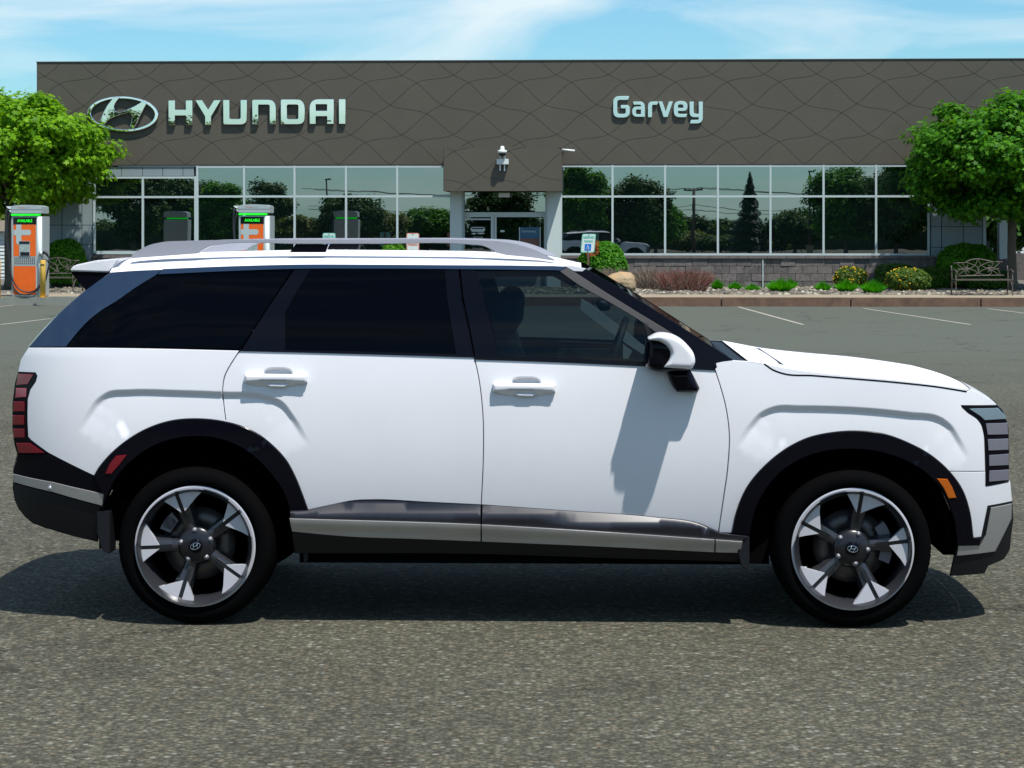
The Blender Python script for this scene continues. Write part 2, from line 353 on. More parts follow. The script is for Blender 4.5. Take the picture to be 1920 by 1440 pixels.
def catmull(pts, step=None, n=6, closed=False):
    P = [Vector(p) for p in pts]
    if len(P) < 3: 
        return P
    o = []; k = len(P)
    for i in range(k if closed else k - 1):
        p1, p2 = P[i], P[(i + 1) % k]
        p0 = P[i - 1] if (i or closed) else p1 + (p1 - p2); p3 = P[(i + 2) % k] if (i + 2 < k or closed) else p2 + (p2 - p1)
        # centripetal-ish tangents
        d1 = max((p2 - p1).length, 1e-9); d0 = max((p1 - p0).length, 1e-9); d2 = max((p3 - p2).length, 1e-9)
        m1 = ((p1 - p0) / d0 * d1 + (p2 - p1) / d1 * d0) / (d0 + d1) * d1
        m2 = ((p2 - p1) / d1 * d2 + (p3 - p2) / d2 * d1) / (d1 + d2) * d1
        for j in range(n):
            t = j / n; t2 = t * t; t3 = t2 * t
            o.append(p1 * (2 * t3 - 3 * t2 + 1) + m1 * (t3 - 2 * t2 + t) + p2 * (-2 * t3 + 3 * t2) + m2 * (t3 - t2))
    if not closed: o.append(P[-1])
    return o
def text_mesh(s, size, extrude=.002, align='CENTER', sx=1.0, bold=0.0):
    c = bpy.data.curves.new('t', 'FONT'); c.body = s; c.size = size; c.extrude = extrude; c.align_x = align; c.align_y = 'CENTER'; c.resolution_u = 3; c.offset = bold
    o = bpy.data.objects.new('t', c); COL.objects.link(o)
    dg = bpy.context.evaluated_depsgraph_get(); me = bpy.data.meshes.new_from_object(o.evaluated_get(dg))
    bpy.data.objects.remove(o); me.transform(Matrix.Rotation(R(90), 4, 'X') @ Matrix.Diagonal((sx, 1, 1, 1))); return me
def put_text(name, s, m, parent, x, y, z, w, h, **k):    # fits text into w x h centred at x,z
    me = text_mesh(s, 1, 0, **k)
    xs = [v.co.x for v in me.vertices]; zs = [v.co.z for v in me.vertices]
    sx = w / (max(xs) - min(xs)); szz = h / (max(zs) - min(zs))
    me.transform(Matrix.Translation((x, y, z)) @ Matrix.Diagonal((sx, 1, szz, 1)) @ Matrix.Translation((-(max(xs) + min(xs)) / 2, 0, -(max(zs) + min(zs)) / 2)))
    me.materials.clear(); return link(name, me, m, parent)
def solid2d(loops, depth, bevel=0.0):       # polygon with holes in (x,z) -> mesh, front face at y=-depth, back at 0
    c = bpy.data.curves.new('s', 'CURVE'); c.dimensions = '2D'; c.fill_mode = 'BOTH'; c.extrude = depth / 2 - bevel; c.bevel_depth = bevel; c.bevel_resolution = 1
    c.offset = -bevel
    for lp in loops:
        sp = c.splines.new('POLY'); sp.points.add(len(lp) - 1); sp.use_cyclic_u = True
        for i, p in enumerate(lp): sp.points[i].co = (p[0], p[1], 0, 1)
    o = bpy.data.objects.new('s', c); COL.objects.link(o)
    dg = bpy.context.evaluated_depsgraph_get(); me = bpy.data.meshes.new_from_object(o.evaluated_get(dg)); bpy.data.objects.remove(o)
    me.transform(Matrix.Translation((0, -depth / 2, 0)) @ Matrix.Rotation(R(90), 4, 'X')); me.materials.clear(); return me
def pip(P, poly):   # numpy point in polygon
    x, y = P[:, 0], P[:, 1]; ins = np.zeros(len(P), bool); q = np.asarray(poly); n = len(q); j = n - 1
    for i in range(n):
        c = ((q[i, 1] > y) != (q[j, 1] > y)); 
        with np.errstate(divide='ignore', invalid='ignore'):
            xi = (q[j, 0] - q[i, 0]) * (y - q[i, 1]) / (q[j, 1] - q[i, 1]) + q[i, 0]
        ins ^= c & (x < xi); j = i
    return ins
def dist_poly(P, poly, closed=True):
    q = np.asarray(poly, float); a = q if closed else q[:-1]; b = np.roll(q, -1, 0) if closed else q[1:]
    best = np.full(len(P), 1e9)
    for s, e in zip(a, b):
        d = e - s; l = (d * d).sum() + 1e-12
        t = np.clip(((P - s) @ d) / l, 0, 1); pr = s + t[:, None] * d
        best = np.minimum(best, np.hypot(P[:, 0] - pr[:, 0], P[:, 1] - pr[:, 1]))
    return best
def inset_poly(q, d):
    q = np.asarray(q, float); n = len(q)
    a = sum(q[i][0] * q[(i + 1) % n][1] - q[(i + 1) % n][0] * q[i][1] for i in range(n))
    if a < 0: q = q[::-1]
    o = []
    for i in range(n):
        e0 = q[i] - q[i - 1]; e1 = q[(i + 1) % n] - q[i]
        e0 = e0 / (np.hypot(*e0) + 1e-12); e1 = e1 / (np.hypot(*e1) + 1e-12)
        n0 = np.array([-e0[1], e0[0]]); n1 = np.array([-e1[1], e1[0]]); m = n0 + n1; l = np.hypot(*m)
        m = m / l if l > 1e-6 else n0
        o.append(q[i] + m * d / max(.5, m @ n0))
    return np.array(o)
def resample(poly, step):
    o = []; n = len(poly)
    for i in range(n):
        a = np.asarray(poly[i], float); b = np.asarray(poly[(i + 1) % n], float); k = max(1, int(math.ceil(np.hypot(*(b - a)) / step)))
        for j in range(k): o.append(a + (b - a) * j / k)
    return np.array(o)
def triangulate(poly, res, gap=.35, extra=None):
    b = np.asarray(poly); x0, y0 = b.min(0); x1, y1 = b.max(0)
    gx, gy = np.meshgrid(np.arange(x0 + res / 2, x1, res), np.arange(y0 + res / 2, y1, res)); gx = gx + (np.arange(gx.shape[0]) % 2)[:, None] * res / 2
    G = np.stack([gx.ravel(), gy.ravel()], 1)
    if extra is not None and len(extra): G = np.vstack([G, extra])
    G = G[pip(G, b)]; G = G[dist_poly(G, b) > gap * res] if len(G) else G
    pts = [Vector(p) for p in b] + [Vector(p) for p in G]
    r = delaunay_2d_cdt(pts, [], [list(range(len(b)))], 1, 1e-5)
    return [tuple(p) for p in r[0]], [tuple(f) for f in r[2]]
# ================================================================== GROUND AND SKY-SIDE SETTING
g = MB().add([(-600, -500, 0), (600, -500, 0), (600, 900, 0), (-600, 900, 0)], [(0, 1, 2, 3)]).build('parking_lot', M['asphalt']); tag(g, kind='structure')
KV = sv(574, 0)                      # kerb line depth in the site frame
BV = sv(538.5, .2)                   # building face
KT = sv(552, .2)
def flat_strip(name, p0, p1, wd, z, m):
    a = Vector(p0); b = Vector(p1); d = (b - a).normalized(); n = Vector((-d.y, d.x)) * wd / 2; k = 30; rr = random.Random(name + str(p0))
    vs = []; fs = []
    for i in range(k + 1):
        c = a + (b - a) * i / k; e = 1 + rr.uniform(-.12, .12)
        vs += [(*(c - n * e), z), (*(c + n * e), z)]
        if i: fs.append((2 * i - 2, 2 * i, 2 * i + 1, 2 * i - 1))
    o = MB().add(vs, fs).build(name, m, None, SITE); return tag(o, kind='structure')
def gpt(px, py):
    Y = CH * FPX / (py - HY); q = SITE.inverted() @ Vector(((px - 960) / FPX * Y, Y, 0)); return (q.x, q.y)
for a, b_ in [((1384, 575.5), (1506, 609)), ((1620, 578.5), (1820, 609)), ((1852, 579), (1990, 596)), ((0, 609), (96, 597.5)), ((-40, 579), (25, 572.5)), ((1500, 607), (1512, 610))][:5]:
    flat_strip('parking_line', gpt(*a), gpt(*b_), .075, .004, M['paintline'])
# kerb: granite pieces with a concrete top
kb = MB().box(-22, 22, KV + .14, KT, .0, .206).build('kerb', M['kerbtop'], None, SITE); tag(kb, kind='structure')
kj = sorted([su(1595, KV), su(1839, KV)]); stepk = kj[1] - kj[0]
xs = [kj[0] + stepk * i for i in range(-7, 5)]
for i in range(len(xs) - 1):
    mm = M['kerbface'] if xs[i] > su(700, KV) - stepk else M['kerbgrey']
    MB().box(xs[i] + .012, xs[i + 1] - .012, KV, KV + .135, -.02, .21).build('kerb_stone', mm, kb, bevel=.012)
bed = MB().box(-24, 24, KT, BV + 20, 0, .17).build('gravel_ground', M['gravelbed'], None, SITE); tag(bed, kind='structure')
# loose stones
rng = np.random.default_rng(5)
def ico():
    b = bmesh.new(); bmesh.ops.create_icosphere(b, subdivisions=1, radius=1); v = np.array([p.co[:] for p in b.verts]); f = np.array([[q.index for q in p.verts] for p in b.faces]); b.free(); return v, f
IV, IF = ico()
def stones(n, xr, yr, z, name, sizes=(.035, .09)):
    P = np.stack([rng.uniform(*xr, n), rng.uniform(0, 1, n) ** 1.4 * (yr[1] - yr[0]) + yr[0], np.full(n, z)], 1)
    sc_ = rng.uniform(*sizes, (n, 1, 1)) * rng.uniform(.6, 1.2, (n, 1, 3)) * np.array([1.15, 1, .7])
    V = IV[None] * sc_ * (1 + rng.uniform(-.22, .22, (n, len(IV), 1)))
    th = rng.uniform(0, 6.28, n); c, s = np.cos(th)[:, None], np.sin(th)[:, None]
    X = V[..., 0] * c - V[..., 1] * s; Y = V[..., 0] * s + V[..., 1] * c; V = np.stack([X, Y, V[..., 2]], 2) + P[:, None]
    F_ = IF[None] + (np.arange(n) * len(IV))[:, None, None]
    me = bpy.data.meshes.new(name); V = V.reshape(-1, 3); F_ = F_.reshape(-1, 3)
    me.vertices.add(len(V)); me.vertices.foreach_set('co', V.ravel()); me.loops.add(len(F_) * 3); me.loops.foreach_set('vertex_index', F_.ravel())
    me.polygons.add(len(F_)); me.polygons.foreach_set('loop_start', np.arange(len(F_)) * 3); me.update(); me.validate(); return me
gm = leafmat('river_stone', (.05, .05, .045), (.22, .19, .145), 0, (.36, .33, .27), .88)
o = link('gravel', stones(15000, (-15, 15.5), (KT + .06, BV - .05), .19, 'gravel'), gm, None, SITE); tag(o, 'river stones spread over the planting bed', 'gravel', kind='stuff')

# ================================================================== DEALERSHIP
def bx(px, v=None): return su(px, BV if v is None else v)
def bz(py, v=None): return CH - (py - HY) * (BV if v is None else v) / FPX
bld = thing('dealership_building', 'long dark fascia showroom with glass front behind the white vehicle', 'building', 0, BV, 0)
XL, XR = bx(69), bx(2060)
ZT, ZF = bz(113.5), bz(308)
Z_head, Z_tr, Z_sill = bz(311), bz(367.5), bz(476.5)
fas = box('fascia', M['joint'], bld, XL, XR, .02, 22, ZF, ZT - .02)
box('coping', M['fascia'], bld, XL - .02, XR, -.03, .6, ZT, ZT + .02)
body = box('wall', M['cladding'], bld, bx(150), bx(1849), .12, 21, .1, ZF - .001)
# -- fascia panels from the wavy joint pattern
PX_, PZ_ = 97 * BV / FPX, 112 * BV / FPX
def offA(k): return {'A': (0, 0), 'B': (.292, .13), 'C': (.776, .5), 'D': (.488, .65)}[k]
def lattice(ir, jr):
    node = lambda k, i, j: (k, i, j)
    pos = {}; edges = {}
    def P(n): o_ = offA(n[0]); return Vector((n[1] + o_[0], n[2] + o_[1]))
    def chain(seq):     # seq of 4 consecutive nodes: smooth segment 1->2
        p = [P(s) for s in seq]
        q = [Vector((a.x * PX_, -a.y * PZ_)) for a in p]
        c = catmull(q, n=7)
        return c[7:15]
    for i in range(*ir):
        for j in range(*jr):
            bs = [('D', i, j - 1), ('A', i + 1, j), ('B', i + 1, j), ('C', i + 1, j), ('D', i + 2, j), ('A', i + 3, j + 1)]
            fs = [('C', i - 1, j), ('B', i, j), ('A', i + 1, j), ('D', i + 1, j - 1), ('C', i + 1, j - 1), ('B', i + 2, j - 1)]
            for S in (bs, fs):
                for k in range(1, 4 + 1 - 0):
                    if k + 2 < len(S):
                        a, b2 = S[k], S[k + 1]
                        edges[(a, b2)] = chain([S[k - 1], a, b2, S[k + 2]])
            # remaining segment of each family
            S = [('C', i, j), ('D', i + 1, j), ('A', i + 2, j + 1), ('B', i + 2, j + 1)]
            edges[(S[1], S[2])] = chain(S)
            S = [('D', i, j), ('C', i, j), ('B', i + 1, j), ('A', i + 2, j)]
            edges[(S[1], S[2])] = chain(S)
            S = [('A', i, j), ('D', i, j - 1), ('C', i, j - 1), ('B', i + 1, j - 1)]
            edges[(S[1], S[2])] = chain(S)
            S = [('B', i - 1, j), ('A', i, j), ('D', i, j - 1), ('C', i, j - 1)]
            edges[(S[1], S[2])] = chain(S)
    # drop reverse duplicates
    E = {}
    for (a, b2), c in edges.items():
        if (b2, a) not in E: E[(a, b2)] = c
    return E
def faces_of(E):
    H = {}
    for (a, b2), c in E.items():
        H[(a, b2)] = [p.copy() for p in c]; H[(b2, a)] = [p.copy() for p in reversed(c)]
    outg = {}
    for (a, b2), c in H.items():
        d = c[1] - c[0]; outg.setdefault(a, []).append((math.atan2(d.y, d.x), b2))
    for k in outg: outg[k].sort()
    seen = set(); F_ = []
    for h in H:
        if h in seen: continue
        cur = h; loop = []; ok = True
        while cur not in seen:
            seen.add(cur); loop.append(cur)
            a, b2 = cur; lst = outg[b2]; idx = [q[1] for q in lst].index(a)
            cur = (b2, lst[(idx - 1) % len(lst)][1])
            if len(loop) > 12: ok = False; break
        if not ok or cur != h: continue
        pts = []
        for e in loop: pts += [tuple(p) for p in H[e][:-1]]
        n = len(pts); ar = sum(pts[i][0] * pts[(i + 1) % n][1] - pts[(i + 1) % n][0] * pts[i][1] for i in range(n)) / 2
        if 0 < ar < PX_ * PZ_ * .9: F_.append(pts)
    return F_
def clip(poly, x0, x1, z0, z1):
    def cut(P, inside, inter):
        o = []
        for i in range(len(P)):
            a, b2 = P[i - 1], P[i]
            if inside(b2):
                if not inside(a): o.append(inter(a, b2))
                o.append(b2)
            elif inside(a): o.append(inter(a, b2))
        return o
    def ix(X): return lambda a, b2: (X, a[1] + (b2[1] - a[1]) * (X - a[0]) / (b2[0] - a[0]))
    def iz(Z): return lambda a, b2: (a[0] + (b2[0] - a[0]) * (Z - a[1]) / (b2[1] - a[1]), Z)
    P = [tuple(p) for p in poly]
    for ins, it in ((lambda p: p[0] >= x0, ix(x0)), (lambda p: p[0] <= x1, ix(x1)), (lambda p: p[1] >= z0, iz(z0)), (lambda p: p[1] <= z1, iz(z1))):
        P = cut(P, ins, it)
        if len(P) < 3: return None
    return P
PANELFACES = faces_of(lattice((-22, 20), (-3, 5)))
def pattern_panels(parent, name, x0, x1, z0, z1, ox, oz, y0, y1, s=1.0):
    cnt = 0
    for pts in PANELFACES:
        q = [(p[0] * s + ox, p[1] * s + oz) for p in pts]
        if max(p[0] for p in q) < x0 or min(p[0] for p in q) > x1 or max(p[1] for p in q) < z0 or min(p[1] for p in q) > z1: continue
        q = inset_poly(q, .005)
        q = clip(q, x0, x1, z0, z1)
        if not q: continue
        n = len(q); ar = abs(sum(q[i][0] * q[(i + 1) % n][1] - q[(i + 1) % n][0] * q[i][1] for i in range(n)) / 2)
        if ar < .004: continue
        MB().prism(q, y0, y1).build(name, M['fascia'], parent); cnt += 1
    return cnt
# node A observed at photo (1335,140.5): 1220+296/2.571, 60+206/2.571
nfas = pattern_panels(fas, 'fascia_panel', XL, bx(2000), ZF, ZT, bx(1335.1), bz(140.1), -.008, .018)
box('fascia_flashing', M['joint'], fas, XL, XR, -.035, .1, ZF - .03, ZF - .004)
# -- entrance canopy
CV = BV - 1.15
cx0, cx1, cz0, cz1 = su(832, CV), su(1052, CV), bz(358, CV), bz(276, CV)
can = box('entrance_canopy', M['joint'], bld, cx0 + .01, cx1 - .01, CV - BV + .03, -.04, cz0 + .01, cz1 - .01)
pattern_panels(can, 'canopy_panel', cx0, cx1, cz0, cz1, su(924, CV) + .0, bz(268.0, CV), CV - BV + .018, CV - BV + .028, 1.045)
for sgn, x in ((0, cx0), (1, cx1)):
    box('canopy_side', M['fascia'], can, x - .012 * (1 - sgn), x + .012 * sgn + .0, CV - BV + .03, -.04, cz0, cz1)
box('canopy_top', M['fascia'], can, cx0, cx1, CV - BV + .0285, -.04, cz1 - .009, cz1)
box('soffit_light', M['white_unit'], can, su(933, CV), su(954, CV), CV - BV + .5, CV - BV + .8, bz(369, CV), bz(361, CV))
# -- glazing
def glazing(xs, zs, name='glazing'):
    gz = box(name, M['joint'], bld, bx(xs[0]) + .02, bx(xs[-1]) - .02, .05, .10, bz(zs[-1]) , bz(zs[0]))
    fw = .028
    for i in range(len(xs) - 1):
        for j in range(len(zs) - 1):
            a, b2 = bx(xs[i]) + fw, bx(xs[i + 1]) - fw; t_, u_ = bz(zs[j]) - fw, bz(zs[j + 1]) + fw
            MB().box(a, b2, .012, .03, u_, t_).build('window_pane', M['shopglass'], gz)
    for i, x in enumerate(xs):
        MB().box(bx(x) - fw, bx(x) + fw, -.035, .045, bz(zs[-1]) - .03, bz(zs[0]) + .03).build('mullion', M['mullion'], gz)
    for j, z in enumerate(zs):
        for i in range(len(xs) - 1):
            hh = fw if j < len(zs) - 1 else fw * 1.6
            MB().box(bx(xs[i]) + fw + .001, bx(xs[i + 1]) - fw - .001, -.03, .045, bz(z) - hh, bz(z) + (hh if j else fw)).build('transom', M['mullion'], gz)
    return gz
glazing([177, 268, 366.5], [332, 369, 474], 'glazing')
glazing([367.6 + 2.6, 458, 552.5, 649, 745, 846], [312, 368, 474.5])
glazing([1052, 1148.5, 1247, 1346, 1444.5, 1544, 1642.5, 1741], [311.5, 368.5, 478])
gp = box('head_panels', M['joint'], bld, bx(175), bx(364), .06, .1, bz(331), bz(310))
for a, b2 in ((175, 228), (228, 267), (267, 305), (305, 343), (343, 364)):
    box('cladding_panel', M['cladding'], gp, bx(a) + .008, bx(b2) - .008, .0, .055, bz(329), bz(312))
box('frame_edge', M['mullion'], gp, bx(222), bx(368), -.02, .05, bz(312), bz(310.2))
# -- grey cladding at both ends
for (xs, zs) in (([60, 79, 116, 153.6, 174], [320, 364, 422, 459, 500, 540]), ([1744.5, 1765.7, 1806, 1842.7, 1849], [312, 350, 388, 425, 463.5, 484])):
    cl = box('side_cladding', M['joint'], bld, bx(xs[0]), bx(xs[-1]), .06, .115, bz(zs[-1]), bz(zs[0]))
    for i in range(len(xs) - 1):
        for j in range(len(zs) - 1):
            box('cladding_panel', M['cladding'], cl, bx(xs[i]) + .01, bx(xs[i + 1]) - .01, .0, .055, bz(zs[j + 1]) + .008, bz(zs[j]) - .008)
    if xs[0] > 1000: box('corner_trim', M['mullion'], cl, bx(1843.5), bx(1849), -.01, .1, bz(484), bz(312))
# -- block base wall
bw = box('base_wall', M['mortar'], bld, bx(174), bx(1752), -.02, .11, .1, bz(484))
rr = random.Random(3)
def course(x0, x1, z0, z1, off, nm, mats, y0):
    bl = .40; x = x0 - off
    me = {}
    while x < x1:
        a, b2 = max(x, x0) + .006, min(x + bl, x1) - .006
        if b2 - a > .04:
            MB().box(a, b2, y0 - rr.uniform(0, .02), -.02, z0 + .005, z1 - .005).build(nm, rr.choice(mats), bw)
        x += bl
zc = bz(484.5); hgt = (zc - .17) / 4
for k in range(4):
    for (p0, p1) in ((174, 830), (1052, 1752)):
        course(bx(p0), bx(p1), zc - hgt * (k + 1), zc - hgt * k, .2 * (k % 2), 'block', [M['block'], M['block'], M['block2']], -.06)
for (p0, p1) in ((174, 838), (1046, 1752)):
    bl = .52; x = bx(p0)
    while x < bx(p1):
        MB().box(x + .005, min(x + bl, bx(p1)) - .005, -.12, -.021, zc + .004, bz(478.3) - .004).build('cap_stone', M['capstone'], bw); x += bl
box('downpipe', M['mullion'], bw, bx(1429), bx(1431), -.10, -.075, .2, zc)
# -- entrance
EY = .35
ez = lambda py: bz(py)
for a, b2 in ((845, 867.5), (1026, 1051.5)):
    box('column', M['white_col'], bld, bx(a), bx(b2), -.25, .1, .1, bz(357.5))
    box('column_reveal', M['mullion'], bld, bx(b2) + .003 if a < 900 else bx(a) - .045, bx(b2) + .045 if a < 900 else bx(a) - .003, -.2, .1, .1, bz(357.5))
dr = box('entrance_frame', M['joint'], bld, bx(868), bx(1025), .11, .14, .1, bz(358))
MB().box(bx(869.5), bx(1023.5), .02, .035, bz(397), bz(359)).build('transom_pane', M['shopglass'], dr)
for (a, b2, c, d) in ((868, 1025, 398, 402.5), (868, 871.5, 402.6, 545), (920.5, 926, 402.6, 545), (927, 931, 402.6, 545), (1020, 1025, 402.6, 545), (871.6, 920.4, 402.6, 407), (931.1, 1019.9, 402.6, 407)):
    box('door_frame', M['white_col'], dr, bx(a), bx(b2), -.02, .1, max(.17, bz(d)), bz(c))
d1 = MB().box(bx(871.7), bx(920.3), .02, .035, .18, bz(407.2)).build('door_glass', M['shopglass'], dr)
d2 = MB().box(bx(931.2), bx(1019.8), .02, .035, .18, bz(407.2)).build('door_glass', M['shopglass'], dr)
box('door_handle', M['chrome'], dr, bx(917), bx(918.3), -.05, -.02, .9, 1.35)
box('header_bar', M['white_col'], dr, bx(872.2), bx(920), .0, .015, bz(412.5), bz(409.6))
# decals on the left door
def rrect(x0, x1, z0, z1, r, n=5):
    o = []
    for cx, cz, a0 in ((x1 - r, z1 - r, 0), (x0 + r, z1 - r, 90), (x0 + r, z0 + r, 180), (x1 - r, z0 + r, 270)):
        for i in range(n + 1): a = R(a0 + 90 * i / n); o.append((cx + r * math.cos(a), cz + r * math.sin(a)))
    return o
X = lambda p: bx(p)
dc = MB().prism(rrect(X(882.5), X(909.5), bz(434.5), bz(425.5), .06), .012, .019).build('decal', M['decal'], dr)
MB().prism(rrect(X(885), X(907), bz(429.5), bz(427), .015), .009, .0115).build('decal_band', M['joint'], dr)
for a, b2 in ((884, 892.5), (894, 909)):
    me = MB(); cxx = (X(a) + X(b2)) / 2; w_ = X(b2) - X(a)
    me.prism([(cxx + w_ / 2 * math.cos(t * .5236), (bz(438) if a < 890 else bz(437.5)) + .022 * math.sin(t * .5236)) for t in range(12)], .012, .019)
    me.build('decal', M['decal'], dr)
put_text('decal_lettering', 'SALES HOURS', M['decal'], dr, X(896), .011, bz(445), X(905) - X(887), .045)
put_text('decal_lettering', 'MONDAY - THURSDAY', M['decal'], dr, X(896), .011, bz(450), X(909) - X(883), .03)
put_text('decal_lettering', '9:00am-8:00pm', M['decal'], dr, X(896), .011, bz(455), X(905) - X(887), .035)
put_text('decal_lettering', 'FRIDAY - SATURDAY', M['decal'], dr, X(896), .011, bz(460), X(909) - X(883), .03)
put_text('decal_lettering', '9:00am-6:00pm', M['decal'], dr, X(896), .011, bz(466), X(906) - X(886), .04)
pst = box('poster', M['poster'], dr, X(975), X(1011.5), .005, .018, bz(470), bz(426))
box('poster_land', M['posterland'], dr, X(975.5), X(1011), .001, .0045, bz(470), bz(447))
for a in (973.2, 1012): box('poster_frame', M['white_col'], dr, X(a), X(a + 1.6), -.002, .019, bz(480), bz(426))
put_text('poster_lettering', 'Getaway', M['decal'], dr, X(992), -.001, bz(434), X(1007) - X(980), .09)
box('door_notice', M['decal'], dr, X(938), X(946), .008, .018, bz(435), bz(431.5))
# -- camera and lamp on the canopy front
cy = CV - .0
t = thing('security_camera', 'white domed security camera on a bracket box above the entrance', 'camera', su(942.5, CV), CV - .002, 0)
m1 = BV / FPX
zz = lambda py: bz(py, CV)
MB().lathe([(0.001, zz(273.5)), (.05, zz(275)), (.062, zz(280)), (.066, zz(281.5)), (.125, zz(282.2)), (.125, zz(287)), (.1, zz(287.6))], (0, -.2, 0), n=20).build('housing', M['white_unit'], t)
MB().lathe([(.001, zz(294.5)), (.06, zz(293)), (.09, zz(290)), (.097, zz(287.8))], (0, -.2, 0), n=20).build('dome', M['dark_unit'], t)
box('bracket_box', M['white_unit'], t, -.155, .165, -.16, 0, zz(308.5), zz(298.2), bevel=.01)
for x in (-.065, .055): box('bracket_strut', M['white_unit'], t, x - .018, x + .018, -.1, 0, zz(320), zz(293))
lp = thing('wall_lamp', 'slim white bar lamp on the fascia right of the entrance canopy', 'lamp', su(1053.5, BV), BV - .031, 0)
MB().tube([(0, -.25, bz(281.5)), (.36, -.25, bz(283.6))], .033, 10).build('lamp_bar', M['white_unit'], lp)
box('lamp_arm', M['white_unit'], lp, .02, .06, -.24, .0, bz(283.5), bz(281.5))

# ================================================================== SIGNS ON THE FASCIA
FV = BV - .008
def sign_thing(name, label, cat, px): return thing(name, label, cat, su(px, FV), FV - .012, 0)
def fx(px, ox): return su(px, FV) - su(ox, FV)
def letter(parent, loops, depth, bevel, m, ox, tilt=0, name='letter'):
    L2 = [[(fx(p[0], ox), CH - (p[1] - HY) * FV / FPX) for p in lp] for lp in loops]
    me = solid2d(L2, depth, bevel)
    if tilt:
        z0 = min(p[1] for lp in L2 for p in lp)
        for v_ in me.vertices:
            if v_.co.y < -depth * .3: v_.co.y -= (v_.co.z - z0) * math.tan(tilt)
    return link(name, me, m, parent)
def z1(X_, Y_): return (150 + X_ * 260 / 1920, 165 + Y_ * 260 / 1920)
def z2(X_, Y_): return (400 + X_ * 270 / 1920, 165 + Y_ * 270 / 1920)
def z3(X_, Y_): return (1130 + X_ * 210 / 1920, 165 + Y_ * 210 / 1920)
def rnd(poly, rs):      # round the corners of a polygon; rs = radius per corner
    o = []; n = len(poly)
    for i in range(n):
        p = Vector(poly[i]); a = Vector(poly[i - 1]); b2 = Vector(poly[(i + 1) % n]); r_ = rs[i] if isinstance(rs, (list, tuple)) else rs
        if r_ <= 0: o.append(tuple(p)); continue
        r1 = min(r_, (a - p).length * .49); r2 = min(r_, (b2 - p).length * .49); s_ = p + (a - p).normalized() * r1; e = p + (b2 - p).normalized() * r2
        for k in range(6):
            q = k / 5; o.append(tuple(s_ * (1 - q) ** 2 + p * 2 * q * (1 - q) + e * q * q))
    return o
sg = sign_thing('brand_lettering', 'large chrome capital letters on the dark fascia at left', 'sign', 480)
CHR = M['mirror_chrome']
def L1(pts, rs=6): return [z1(*p) for p in rnd(pts, rs)]
def L2_(pts, rs=8): return [z2(*p) for p in rnd(pts, rs)]
TL = R(1.2)
letter(sg, [L1([(1235, 160), (1325, 160), (1325, 290), (1475, 290), (1475, 160), (1565, 160), (1565, 505), (1475, 505), (1475, 372), (1325, 372), (1325, 505), (1235, 505)])], .085, .008, CHR, 480, TL)
letter(sg, [L1([(1605, 158), (1700, 158), (1783, 290), (1865, 158), (1960, 158), (1825, 385), (1825, 505), (1740, 505), (1740, 385)])], .085, .008, CHR, 480, TL)
letter(sg, [L2_([(140, 150), (222, 150), (222, 405), (372, 405), (372, 150), (455, 150), (455, 480), (140, 480)], [6, 6, 25, 25, 6, 6, 85, 30])], .085, .008, CHR, 480, TL)
letter(sg, [L2_([(527, 148), (840, 148), (840, 480), (757, 480), (757, 215), (608, 215), (608, 480), (527, 480)], [20, 110, 6, 6, 25, 6, 6, 6])], .085, .008, CHR, 480, TL)
letter(sg, [L2_([(907, 145), (1225, 145), (1225, 478), (907, 478)], [15, 120, 90, 15]), L2_([(988, 215), (1140, 215), (1140, 408), (988, 408)], 25)], .085, .008, CHR, 480, TL)
letter(sg, [L2_([(1290, 143), (1612, 143), (1612, 475), (1522, 475), (1522, 372), (1372, 372), (1372, 475), (1290, 475)], [120, 12, 6, 6, 6, 6, 6, 6]), L2_([(1372, 212), (1522, 212), (1522, 298), (1372, 298)], 10)], .085, .008, CHR, 480, TL)
letter(sg, [L2_([(1680, 143), (1768, 143), (1768, 475), (1680, 475)])], .085, .008, CHR, 480, TL)
em = sign_thing('oval_emblem', 'chrome oval emblem with slanted letter on dark fascia beside the left tree', 'emblem', 232)
ell = lambda cx, cy_, a, b2, n=72: [z1(cx + a * math.cos(2 * math.pi * i / n) - .03 * b2 * math.sin(2 * math.pi * i / n), cy_ + b2 * math.sin(2 * math.pi * i / n) + .035 * a * math.cos(2 * math.pi * i / n)) for i in range(n)]
letter(em, [ell(603, 348, 492, 248), ell(603, 348, 440, 212)], .09, .018, CHR, 232, R(.6), 'ring')
hp = [(265, 500), (300, 415), (350, 300), (400, 215), (450, 150), (475, 115), (570, 115), (530, 160), (495, 215), (485, 255), (500, 300), (545, 322), (620, 305), (700, 270), (790, 225), (880, 170), (940, 195), (900, 270), (850, 370), (800, 470), (760, 545), (690, 560), (715, 480), (730, 400), (715, 350), (680, 335), (600, 350), (500, 385), (400, 435), (350, 500)]
hs_ = [tuple(p) for p in catmull([Vector(p) for p in hp[1:6]], n=3)] + [tuple(p) for p in catmull([Vector(p) for p in hp[6:16]], n=3)] + [tuple(p) for p in catmull([Vector(p) for p in hp[16:21]], n=3)] + [tuple(p) for p in catmull([Vector(p) for p in hp[21:]], n=3)] + [hp[0]]
letter(em, [[z1(*p) for p in hs_]], .10, .014, CHR, 232, R(1.22), 'slanted_letter')
gs = sign_thing('dealer_name_lettering', 'pale aqua rounded lettering reading a name on right half of the fascia', 'sign', 1233)
LM = M['letter']
def L3(pts, rs=14): return [z3(*p) for p in rnd(pts, rs)]
letter(gs, [L3([(180, 145), (455, 145), (440, 210), (250, 210), (250, 450), (395, 450), (395, 355), (310, 355), (310, 298), (465, 298), (465, 512), (180, 512)], [110, 12, 25, 45, 45, 35, 8, 12, 12, 60, 110, 110])], .06, .006, LM, 1233)
